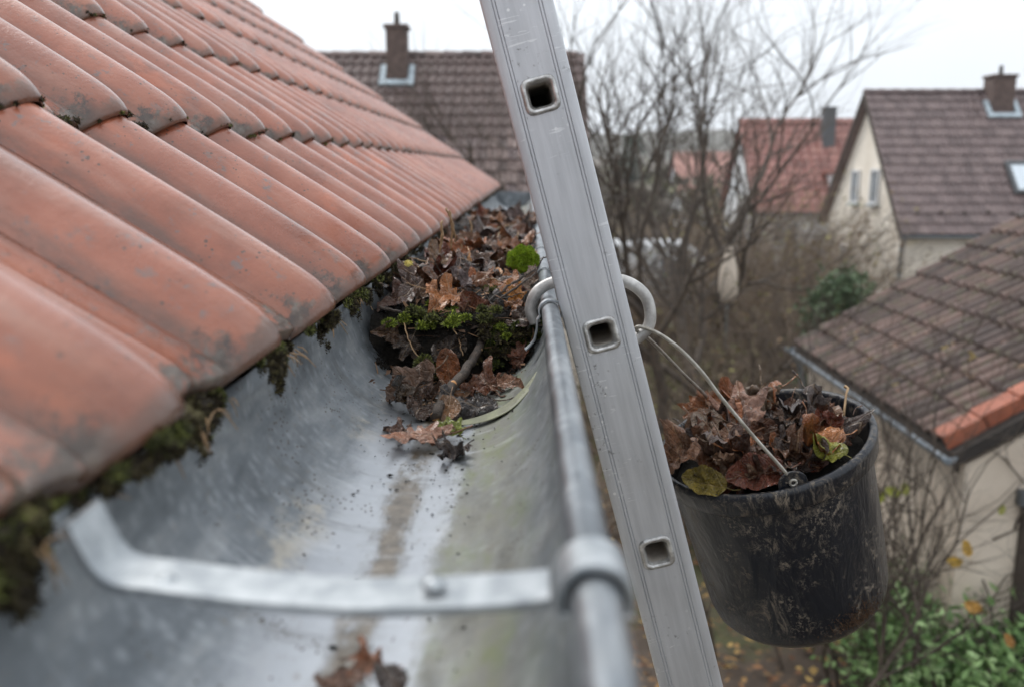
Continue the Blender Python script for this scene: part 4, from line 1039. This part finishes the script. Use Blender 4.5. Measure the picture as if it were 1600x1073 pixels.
def chimney(root, cx, cy, zb, zt, wd, pot=True, flash=True, m=BRICK, dp=None):
    dp = dp or wd
    ox, oy, oz = root.location
    c = MB(); c.box(cx-wd/2-ox, cy-dp/2-oy, zb-oz, cx+wd/2-ox, cy+dp/2-oy, zt-oz-.08); o = c.build('chimney', m, root, bevel=.01)
    k = MB(); k.box(cx-wd/2-.04-ox, cy-dp/2-.04-oy, zt-oz-.08, cx+wd/2+.04-ox, cy+dp/2+.04-oy, zt-oz); k.build('cap', m, o, bevel=.01)
    if pot:
        p_ = MB(); p_.lathe([(.07, 0), (.06, .05), (.05, .24), (.055, .26)], 12); q = p_.build('chimney_pot', DARKWOOD, o, 60); q.location = (cx-ox, cy-oy, zt-oz)
    return o
vis = lambda P: (P.dot(_F) > 0 and -860 < P.dot(_R)/P.dot(_F)*1400 < 860 and P.dot(_U)/P.dot(_F)*1400 < 640)
# brown house behind the red roof
flatp = [(0, .0), (.12, .04), (.30, .04), (.42, .0), (1.0, .0)]
rl, FM, fr = x_house('brown_roofed_house', 'house behind the red roof with large brown tiled roof and a chimney', -9.0, 1.18, 20.0, 4.6, 2.36, -2.1, WALLC, TILE_BROWN, .20, .32, flatp,
            lambda P: vis(P) and P.dot(_R)/P.dot(_F)*1400 > -360 and P.z > -1.6)
chimney(rl, -2.74, 19.55, 1.4, 2.90, .42)
fl = MB(); fl.box(-.36, 0, .012, .36, .14, .085).box(-.36, .145, .012, -.24, .62, .085).box(.24, .145, .012, .36, .62, .085); o = fl.build('flashing', LEAD, fr); sl_ = math.hypot(4.6, 4.6); o.location = (-2.74+9.0, sl_-1.16, .02)
# brown house on the right
ribp = [(0, .0), (.2, .028), (.4, .0), (.55, .0), (1.0, .0)]
rh, FM2, fr2 = x_house('cream_gable_house', 'cream gabled house at the right with steep dark brown roof, chimney and skylight', 9.72, 19.5, 27.0, 3.4, 2.14, -1.72, WALLC, TILE_DARK, .24, .34, ribp, vis, 300)
chimney(rh, 13.45, 26.75, 1.3, 2.58, .62)
fl = MB(); fl.box(-.46, -.02, .012, .46, .12, .09).box(-.46, .13, .012, -.34, .62, .09).box(.34, .13, .012, .46, .62, .09); o = fl.build('flashing', LEAD, fr2)
sl2 = math.hypot(3.4, 3.86); o.location = (13.45-9.72, sl2-1.05, .02)
fm = MB(); fm.box(0, 0, .03, .09, 1.1, .14).box(.09, 0, .03, 1.0, .09, .14).box(.09, 1.01, .03, 1.0, 1.1, .14).box(1.0, 0, .03, 1.09, 1.1, .14); o = fm.build('skylight', SLATE, fr2); o.location = (3.25, 1.30, .02)
MB().box(.09, .09, .05, 1.0, 1.01, .10).build('pane', flat('skylight_glass', (.55,.60,.64), .05, .6), o)
for i in range(16):
    s_ = MB().box(0, 0, .04, .05, .07, .12); o = s_.build('snow_guard', DARKWOOD, fr2); o.location = (.5+i*.62, .62+.03*(i % 2), .0)
def onx(x, y, X): d = ray(x, y); return d*(X/d.x)
for px_, py_ in ((1337, 292), (1368, 292)):
    q = onx(px_, py_, 9.92); add_win(rh, 'x', (.20, q.y-27.0, q.z-GZ), .62, 1.0)
q = onx(1320, 410, 9.92); add_win(rh, 'x', (.20, q.y-27.0, q.z-GZ), .8, 1.1)
dp_ = MB(); dp_.tube([(.10, -3.42, -1.78-GZ), (.12, -3.25, -1.95-GZ), (.14, -3.12, -2.1-GZ), (.14, -3.12, 0)], .05, 10); dp_.build('downpipe', STEELG, rh, 60)
# red-roofed house far behind
rd_, FM3, fr3 = x_house('far_red_roofed_house', 'distant white house with faded red tiled roof seen through the bare branches', 9.1, 18.0, 40.0, 3.4, 1.92, -1.8, WALLW, TILE_RED, .36, .40, [(0,0),(.25,.05),(.5,0),(1,0)], vis, 300)
chimney(rd_, 12.7, 39.2, .6, 2.5, .48, pot=False, m=SLATE)
dm = MB(); dm.box(3.25, -2.75, -1.2-GZ, 4.35, -1.2, -.25-GZ); dmo = dm.build('dormer', WALLW, rd_)
MB().box(3.1, -2.95, -.249-GZ, 4.5, -1.1, -.13-GZ).build('dormer_roof', TILE_RED, dmo)
add_win(rd_, 'y', (3.8, -2.76, -.75-GZ), .8, .75, depth=.03)
add_win(rd_, 'y', (1.4, -3.06, -2.7-GZ), 1.1, 1.1); add_win(rd_, 'y', (4.2, -3.06, -2.7-GZ), 1.1, 1.1)
add_win(rd_, 'x', (.2, .5, -.5-GZ), 1., 1.2)
# a small far house with pinkish roof
far, FM4, fr4 = x_house('distant_pink_roofed_house', 'tiny far house with a dull pink roof on the horizon between branches', 11.0, 17.5, 70.0, 3.4, .9, -2.0, WALLW, mat_tile('pink_tile', [(0, (.33,.17,.14)), (1, (.40,.22,.18))]), .8, .8, [(0,0),(.5,.08),(1,0)], vis, 300)

# ------------------------------------------------------------------ shed with weathered roof, right
SX, SZ = 3.36, -2.2; SY0, SY1 = 6.80, 11.05; STH = math.radians(31)
shed = empty('garden_shed', (SX, SY0, GZ)); tag(shed, 'low beige outbuilding with weathered brown tiled roof and orange verge tiles at right', 'outbuilding')
SM = plane_matrix((SX, SY1, SZ), (0,-1,0), (math.cos(STH), 0, math.sin(STH)))
SMn = plane_matrix((SX, SY0, SZ), (0,1,0), (math.cos(STH), 0, math.sin(STH)))
# a = +Y would turn the normal down, so rows run with a = -Y
sroof = MB().box(0, .0, -.10, SY1-SY0, 4.3, -.006).build('roof', UNDER, shed); sroof.matrix_local = Matrix.Translation((-SX,-SY0,-GZ)) @ SM
dtp = [(0,0), (.10,.034), (.22,.052), (.34,.056), (.46,.050), (.58,.032), (.68,.0), (.85,-.004), (1,0)]
st_m = small_tile('tile', .182, .335, TILE_SHED, dtp, .018, .036)
ncol = int((SY1-SY0-.12)/.18)
cl_ = [(i*.18, j*.335, 1.0) for j in range(12) for i in range(ncol) if vis(SM @ Vector((i*.18, j*.335, 0)))]
field(sroof, SM, [st_m], cl_, 300, (.004, .008, .5))
am = ncol*.18
vt = MB(); vt.box(-.02, 0, .075, .18, .37, .092); vt.box(.160, 0, -.13, .18, .37, .0745)
vme = vt.mesh('verge_tile', TILE_ORANGE)
for j in range(12):
    o = bpy.data.objects.new('verge_tile', vme); link(o, sroof)
    o.matrix_local = Matrix.Translation((am, j*.335, .022 if True else 0)) @ Matrix.Rotation(math.radians(-3.0), 4, 'X')
MB().box(am+.02, 0, -.30, am+.10, 4.3, -.101).build('verge_board', DARKWOOD, sroof)
w_ = MB(); ww = 3.2
w_.prism([(.14, .10, 0), (6.5, .10, 0), (6.5, .10, 2.1), (3.6, .10, 2.27+3.4*math.tan(STH)-.02), (.14, .10, 2.27)], (0, SY1-SY0-.2, 0)); w_.build('wall', WALLB, shed)
gm = MB(); G = [(.06*math.cos(PI+PI*k/8), .06*math.sin(PI+PI*k/8)) for k in range(9)]
gm.add([(-.055+g0, y_, SZ-GZ-.02+g1) for y_ in (-.04, SY1-SY0+.10) for g0, g1 in G], [(k, k+1, 9+k+1, 9+k) for k in range(8)] + [tuple(range(9)), tuple(range(17, 8, -1))])
go = gm.build('gutter', STEELG, shed, 60); md = go.modifiers.new('s', 'SOLIDIFY'); md.thickness = .006
MB().box(-.01, -.0, SZ-GZ-.10, .0, SY1-SY0, SZ-GZ+.0).build('fascia', DARKWOOD, shed)
dp_ = MB(); dp_.tube([(-.05, SY1-SY0-.05, SZ-GZ-.06), (.06, SY1-SY0-.05, SZ-GZ-.25), (.09, SY1-SY0-.05, SZ-GZ-.45), (.09, SY1-SY0-.05, 0)], .035, 10); dp_.build('downpipe', STEELG, shed, 60)
d = MB(); d.box(.62, .06, 0, 1.7, .099, 1.95); dd = d.build('door', DARKWOOD, shed)
d = MB(); d.box(.56, .02, 1.951, 1.8, .098, 2.08); d.build('lintel', SLATE, shed, bevel=.01)
# fallen leaves on the shed roof
rr = random.Random(91)
for i in range(38):
    a, s = rr.uniform(.2, 4.0), rr.uniform(.1, 2.4)
    if rr.random() < .5: s = rr.uniform(.05, .9)
    P = SM @ Vector((a, s, .07)); nn = SM.to_3x3() @ Vector((rr.gauss(0,.2), rr.gauss(0,.2), 1))
    leaf(P, rr.uniform(.06, .10), nn, rr.uniform(0, 6.3), rr.choice(['maple','ovate']), None, rr.choice([(.5,.34,.22), (.55,.36,.30), (.52,.40,.14), (.42,.26,.16)]), 'pale fallen leaf lying on the weathered brown shed roof', 'leaves on the shed roof')

# ------------------------------------------------------------------ trees and shrubs
def branch_poly(p, d, l, n, wob, rr, up):
    pts = [Vector(p)]; d = Vector(d).normalized()
    for i in range(n):
        d = (d + Vector((rr.gauss(0,wob), rr.gauss(0,wob), rr.gauss(0,wob)+up))).normalized(); pts.append(pts[-1]+d*(l/n))
    return pts, d
def grow(mbs, p, d, l, r, lev, rr, cfg):
    n = cfg['n'][lev]; pts, de = branch_poly(p, d, l, n, cfg['wob'], rr, cfg['up'])
    tip = r*cfg['taper'] if lev < cfg['lev'] else r*.45
    rad = [r+(tip-r)*i/n for i in range(n+1)]
    mbs[0 if lev < cfg.get('tr', 1) else 1].tube(pts, rad, (7, 5, 4, 3, 3)[lev], False)
    if lev >= cfg['lev']:
        return
    k = cfg['kids'][lev]
    for i in range(k):
        t = rr.uniform(cfg['from'][lev], 1) if i < k-2 else 1.0
        f = t*n; j = min(n-1, int(f)); q = pts[j].lerp(pts[j+1], f-j)
        ax = (pts[j+1]-pts[j]).normalized(); s = ax.orthogonal().normalized(); s.rotate(Matrix.Rotation(rr.uniform(0, 2*PI), 3, ax))
        sp_ = rr.uniform(*cfg['spread']) * (.6 if t == 1 else 1)
        nd = (ax + s*math.tan(sp_)).normalized()
        if nd.z < .3: nd.z = rr.uniform(.25, .6); nd.normalize()
        rad_here = r+(tip-r)*t
        grow(mbs, q, nd, l*rr.uniform(*cfg['len']), rad_here*rr.uniform(.62, .86), lev+1, rr, cfg)
def tree_meshes(seed, h, r, cfg):
    rr = random.Random(seed); a, b_ = MB(), MB()
    for k in range(cfg.get('stems', 1)):
        d = Vector((rr.gauss(0, cfg['lean']), rr.gauss(0, cfg['lean']), 1))
        grow((a, b_), Vector((rr.gauss(0,.05*cfg.get('stems',1)), rr.gauss(0,.05*cfg.get('stems',1)), 0)), d, h, r, 0, rr, cfg)
    return a, b_
TREE = dict(n=[7,6,5,4,3], wob=.16, up=.035, taper=.5, lev=4, tr=1, kids=[6,5,5,4], spread=(.32,.85), len=(.46,.76), lean=.08, **{'from': [.35,.15,.15,.2]})
SHRUB = dict(n=[6,5,4,3], wob=.18, up=.02, taper=.4, lev=3, tr=1, kids=[6,5,4], spread=(.3,.9), len=(.35,.65), lean=.35, stems=9, **{'from': [.15,.1,.1]})
def tree(name, label, cat, loc, h, r, seed, cfg=TREE, m=BARKT, group=None, names=('trunk', 'branches')):
    a, b_ = tree_meshes(seed, h, r, cfg); root = empty(name, loc); tag(root, label, cat, group)
    a.build(names[0], m, root, 180); b_.build(names[1], m, root, 180); return root
tree('bare_tree', 'tall bare tree with a forked dark trunk just right of the ladder', 'tree', at(1040, 480, 10.5).xy.to_3d()+Vector((0,0,GZ)), 3.3, .10, 3)
tree('bare_tree', 'bare tree with many upright branches rising left of the far red roof', 'tree', at(1130, 480, 12.5).xy.to_3d()+Vector((0,0,GZ)), 3.9, .11, 15)
tree('bare_tree', 'bare tree whose branches cross the cream gable wall', 'tree', at(1290, 480, 14).xy.to_3d()+Vector((0,0,GZ)), 1.5, .04, 19)
tree('bare_tree', 'broad bare tree in the centre of the garden, its twigs crowding the sky', 'tree', at(1095, 480, 16).xy.to_3d()+Vector((0,0,GZ)), 4.4, .10, 52)
tree('bare_tree', 'bare tree with fine upright twigs standing before the far red roof', 'tree', at(1180, 480, 13).xy.to_3d()+Vector((0,0,GZ)), 3.5, .07, 33)
# thicket of bare shrubs: four kinds, copied
protos = []
DEADLEAF = mat_moss('dead_foliage', (.10,.055,.03), (.20,.135,.07), (.24,.24,.07))
for i in range(4):
    a, b_ = tree_meshes(100+i, 1.7, .026, SHRUB); lv = MB(); r3 = random.Random(i)
    for _ in range(420):
        P = Vector(r3.choice(b_.v)); d = Vector((r3.gauss(0,1), r3.gauss(0,1), r3.gauss(0,1)-.6)).normalized()*r3.uniform(.03, .07); s = d.orthogonal().normalized()*d.length*.35
        lv.add([P, P+d*.5+s, P+d, P+d*.5-s], [(0,1,2,3)])
    protos.append((a.mesh('stems', BARKS, 180), b_.mesh('twigs', BARKS, 180), lv.mesh('leaves', DEADLEAF)))
rr = random.Random(55)
for i in range(46):
    Y = rr.uniform(9.5, 30); px = rr.uniform(925, 1300); P = at(px, 500, Y)
    if Y > 22 and P.x > 9.2: continue
    if P.x > 3.1 and 6.5 < Y < 12.6: continue
    if 940 < px < 1105 and Y < 26: low = .68
    else: low = 1
    ms = protos[i % 4]; root = empty('bare_shrub', (P.x, Y, GZ)); root.rotation_euler.z = rr.uniform(0, 6.28); s = rr.uniform(.8, 1.25)*(1 if Y < 16 else 1.25); root.scale = (s*1.15, s*1.15, s*low)
    tag(root, 'leafless brown shrub in the tangled thicket behind the ladder', 'shrub', 'bare shrubs of the garden thicket')
    for nm, me in (('stems', ms[0]), ('twigs', ms[1]), ('leaves', ms[2])): link(bpy.data.objects.new(nm, me), root)
# evergreen and leafy shrubs
def leafy(name, label, loc, R_, n, ls, cols3, seed, long=1.6, cat='shrub', stems=10, lowstem=True):
    rr = random.Random(seed); t = NT(name+'_foliage'); g_ = t.n('ShaderNodeNewGeometry')
    m = t.fin(t.ramp(g_.outputs['Random Per Island'], [(0, cols3[0]), (.6, cols3[1]), (1, cols3[2])]), .5, 0., .4)
    root = empty(name, loc); tag(root, label, cat); f = MB(); sb_ = MB(); cl = []
    for _ in range(stems*3):
        d = Vector((rr.gauss(0,.5), rr.gauss(0,.5), abs(rr.gauss(0,.5))+.15)); d = d.normalized()*rr.uniform(.6, 1.0); cl.append(Vector((d.x*R_[0], d.y*R_[1], d.z*R_[2])))
        sb_.tube([Vector((d.x*.1, d.y*.1, 0)), cl[-1]*.55+Vector((0,0,.05)), cl[-1]], [.018,.012,.006], 4, False)
    cs = min(R_)*.30
    for _ in range(n):
        c = rr.choice(cl); P = c+Vector((rr.gauss(0,cs), rr.gauss(0,cs), rr.gauss(0,cs*.8)))
        if P.z < .02: P.z = .05
        t_ = Vector((rr.gauss(0,1), rr.gauss(0,1), rr.gauss(0,.6)+.3)).normalized(); s = t_.orthogonal().normalized(); s.rotate(Matrix.Rotation(rr.uniform(0, 6.28), 3, t_))
        l = ls*rr.uniform(.6, 1.3); wd = l/long/2; nn = t_.cross(s)
        f.add([P, P+t_*l*.45+s*wd+nn*wd*.3, P+t_*l, P+t_*l*.45-s*wd+nn*wd*.3], [(0,1,2), (0,2,3)])
    f.build('foliage', m, root); sb_.build('stems', BARKS, root, 180); return root
GRN = [(.035,.06,.025), (.075,.13,.055), (.15,.21,.11)]
GREYG = [(.06,.12,.035), (.19,.33,.11), (.38,.52,.25)]
P = at(1322, 500, 12.3); leafy('evergreen_shrub', 'dark green evergreen shrub behind the shed roof below the cream gable house', (P.x, 12.3, GZ), (.5,.5,3.45), 12000, .09, GRN, 3)
P = onz(1470, 1040, GZ+.4); leafy('leafy_shrub', 'green leafy shrub with long grey green leaves at the bottom right corner', (P.x, P.y, GZ), (1.05,.8,1.0), 7000, .11, GREYG, 4, 2.6)
P = onz(1570, 1060, GZ+.3); leafy('leafy_shrub', 'broad green shrub at the right edge under the dark doorway', (P.x+.3, P.y-.3, GZ), (.8,.7,.8), 4500, .10, GREYG, 5, 2.2)
P = at(984, 480, 75); leafy('evergreen_tree', 'dark conifer standing on the skyline beside the ladder', (P.x, 75, GZ), (1.1,1.1,7.4), 2000, .45, [(.06,.075,.06), (.09,.11,.085), (.13,.15,.12)], 6, cat='tree')
P = at(1075, 600, 14); leafy('leafy_shrub', 'olive green undergrowth in the thicket behind the bucket wire', (P.x, 14, GZ), (1.5,1.2,1.6), 5000, .07, [(.05,.05,.02), (.11,.12,.035), (.22,.22,.06)], 7)
P = at(1262, 560, 12.3); leafy('leafy_shrub', 'small bright green bush at the far corner of the shed', (P.x-.1, 12.3, GZ), (.7,.5,1.75), 1500, .07, [(.07,.10,.02), (.16,.22,.04), (.26,.32,.07)], 8)
# far tree belt
rr = random.Random(66); fb = MB()
for _ in range(9000):
    Y = rr.uniform(55, 120); x = rr.uniform(-.2, .62)*Y; hh = rr.uniform(0, 1)**.7*(3.9+1.5*mnoise.noise(Vector((x*.2, Y*.05, 0))))
    z = GZ + max(0, (Y-60)*.022) + hh
    s = rr.uniform(.25, .8); a = Vector((rr.gauss(0,1), rr.gauss(0,1), rr.gauss(0,1))).normalized()*s; b_ = a.orthogonal().normalized()*s*.6
    P = Vector((x, Y, z)); fb.add([P-a, P+b_, P+a*.8, P-b_], [(0,1,2,3)])
tag(fb.build('far_thicket', mat_moss('far_foliage', (.055,.045,.035), (.10,.085,.065), (.13,.13,.075))), 'hazy brown belt of distant trees behind the gardens', 'trees', kind='stuff')
# wall climber in front of the shed and yellow leaves
CL = dict(SHRUB); CL.update(stems=13, lean=.20)
r_ = tree('climbing_shrub', 'bare twiggy climber growing up the beige outbuilding wall', 'shrub', (SX-.25, SY0+.85, GZ), 2.5, .02, 301, CL, BARKT, names=('stems', 'twigs'))
tree('climbing_shrub', 'second tangle of bare stems against the outbuilding wall nearer its corner', 'shrub', (SX-.1, SY0-.15, GZ), 2.2, .02, 305, CL, BARKT, names=('stems', 'twigs'))
for px, py, Y, s, c in ((1395,768,6.9,.12,(.45,.50,.06)), (1372,778,6.9,.12,(.42,.48,.05)), (1413,762,6.9,.10,(.45,.48,.08)), (1510,856,6.5,.12,(.62,.38,.05)), (1490,877,6.5,.12,(.62,.40,.04)), (1520,948,6.3,.14,(.55,.30,.05)), (1565,796,6.6,.08,(.4,.42,.08)), (1576,1000,6,.1,(.5,.25,.05))):
    q = at(px, py, Y); leaf(q, s, (.1,-1,.4), px*.1, 'ovate', 0, c, '%s leaf %s' % ('orange yellow' if c[0] > .5 else 'lime yellow', {768: 'largest of three by the bucket, on bare stems', 778: 'nearest the bucket side, on bare stems', 762: 'rightmost of three beside the bucket', 856: 'highest above the green shrub on the beige wall', 877: 'just lower left of its twin above the shrub', 948: 'low on the wall just over the green shrub', 796: 'on a thin stem beside the dark doorway', 1000: 'at the far right within the green shrub'}[py]), 'yellow leaves clinging near the outbuilding')
# ground leaves
rr = random.Random(71); gl = MB()
for _ in range(1700):
    x, y = rr.uniform(-.5, 5.2), rr.uniform(5.0, 12.5)
    if x > SX+.1 and y > SY0+.1: continue
    s = rr.uniform(.03, .065); a = rr.uniform(0, 6.28); z = GZ+.06+rr.uniform(0,.02); t = rr.uniform(-.02,.03)
    gl.add([(x-s*math.cos(a), y-s*math.sin(a), z+t), (x+s*.6*math.sin(a), y-s*.6*math.cos(a), z), (x+s*math.cos(a), y+s*math.sin(a), z+.01), (x-s*.6*math.sin(a), y+s*.6*math.cos(a), z+.015)], [(0,1,2,3)])
tag(gl.build('ground_leaves', mat_moss('ground_leaf', (.09,.04,.02), (.24,.12,.055), (.42,.29,.10))), 'yellow and brown fallen leaves strewn over the garden soil', 'leaves', kind='stuff')
# white things glimpsed through the branches
P = at(1022, 366, 24); van = empty('white_van', (P.x, 24, GZ+.25)); tag(van, 'white vehicle roof showing as a long pale bar behind the bare branches', 'van')
b = MB(); b.prism([(-1.3, 0, .45), (-1.35, 0, 2.1), (-1.15, 0, 2.35), (1.0, 0, 2.35), (1.35, 0, 2.0), (1.6, 0, 1.35), (2.1, 0, 1.1), (2.15, 0, .45)], (0, 1.8, 0)); b.build('body', flat('white_paint', (.72,.74,.76), .3), van, bevel=.06)
b = MB(); b.prism([(.2, -.01, 1.35), (.2, -.01, 1.95), (.95, -.01, 1.95), (1.3, -.01, 1.35)], (0, .009, 0)); b.build('window', GLASS, van)
for xx in (-.8, 1.45):
    wl = MB(); wl.lathe([(.12, -.1), (.3, -.1), (.34, -.07), (.34, .07), (.3, .1), (.12, .1)], 20); o = wl.build('wheel', flat('tyre', (.02,.02,.02), .8), van, 60); o.location = (xx, .1, .33); o.rotation_euler = (PI/2, 0, 0)
P = at(1136, 480, 15); par = empty('garden_parasol', (P.x, 15, GZ)); tag(par, 'furled white garden parasol among the bare shrubs', 'parasol')
b = MB(); b.tube([(0,0,0), (0,0,3.3)], .025, 8); b.build('pole', STEELG, par)
b = MB(); b.lathe([(.03, 2.35), (.13, 2.4), (.17, 2.6), (.15, 2.9), (.08, 3.2), (.03, 3.32)], 14)
b.v = [(x*(1+.25*mnoise.noise(Vector((x*9, y*9, z*2)))), y*(1+.25*mnoise.noise(Vector((x*9, y*9+4, z*2)))), z) for x, y, z in b.v]; b.build('canopy', WALLB, par, 180)
print('objects', len(bpy.data.objects), 'tris~', sum(len(m.polygons) for m in bpy.data.meshes))

hz = MB().box(-330, -70, GZ-8, 470, 625, 60).build('haze', None); hm = bpy.data.materials.new('haze'); hm.use_nodes = True; hn = hm.node_tree; hn.nodes.clear()
ho = hn.nodes.new('ShaderNodeOutputMaterial'); hv = hn.nodes.new('ShaderNodeVolumePrincipled'); hv.inputs['Color'].default_value = (.93,.95,1,1); hv.inputs['Density'].default_value = .0006
hn.links.new(hv.outputs[0], ho.inputs['Volume']); hz.data.materials.append(hm); tag(hz, 'thin pale haze over the gardens and roofs', 'haze', kind='stuff')
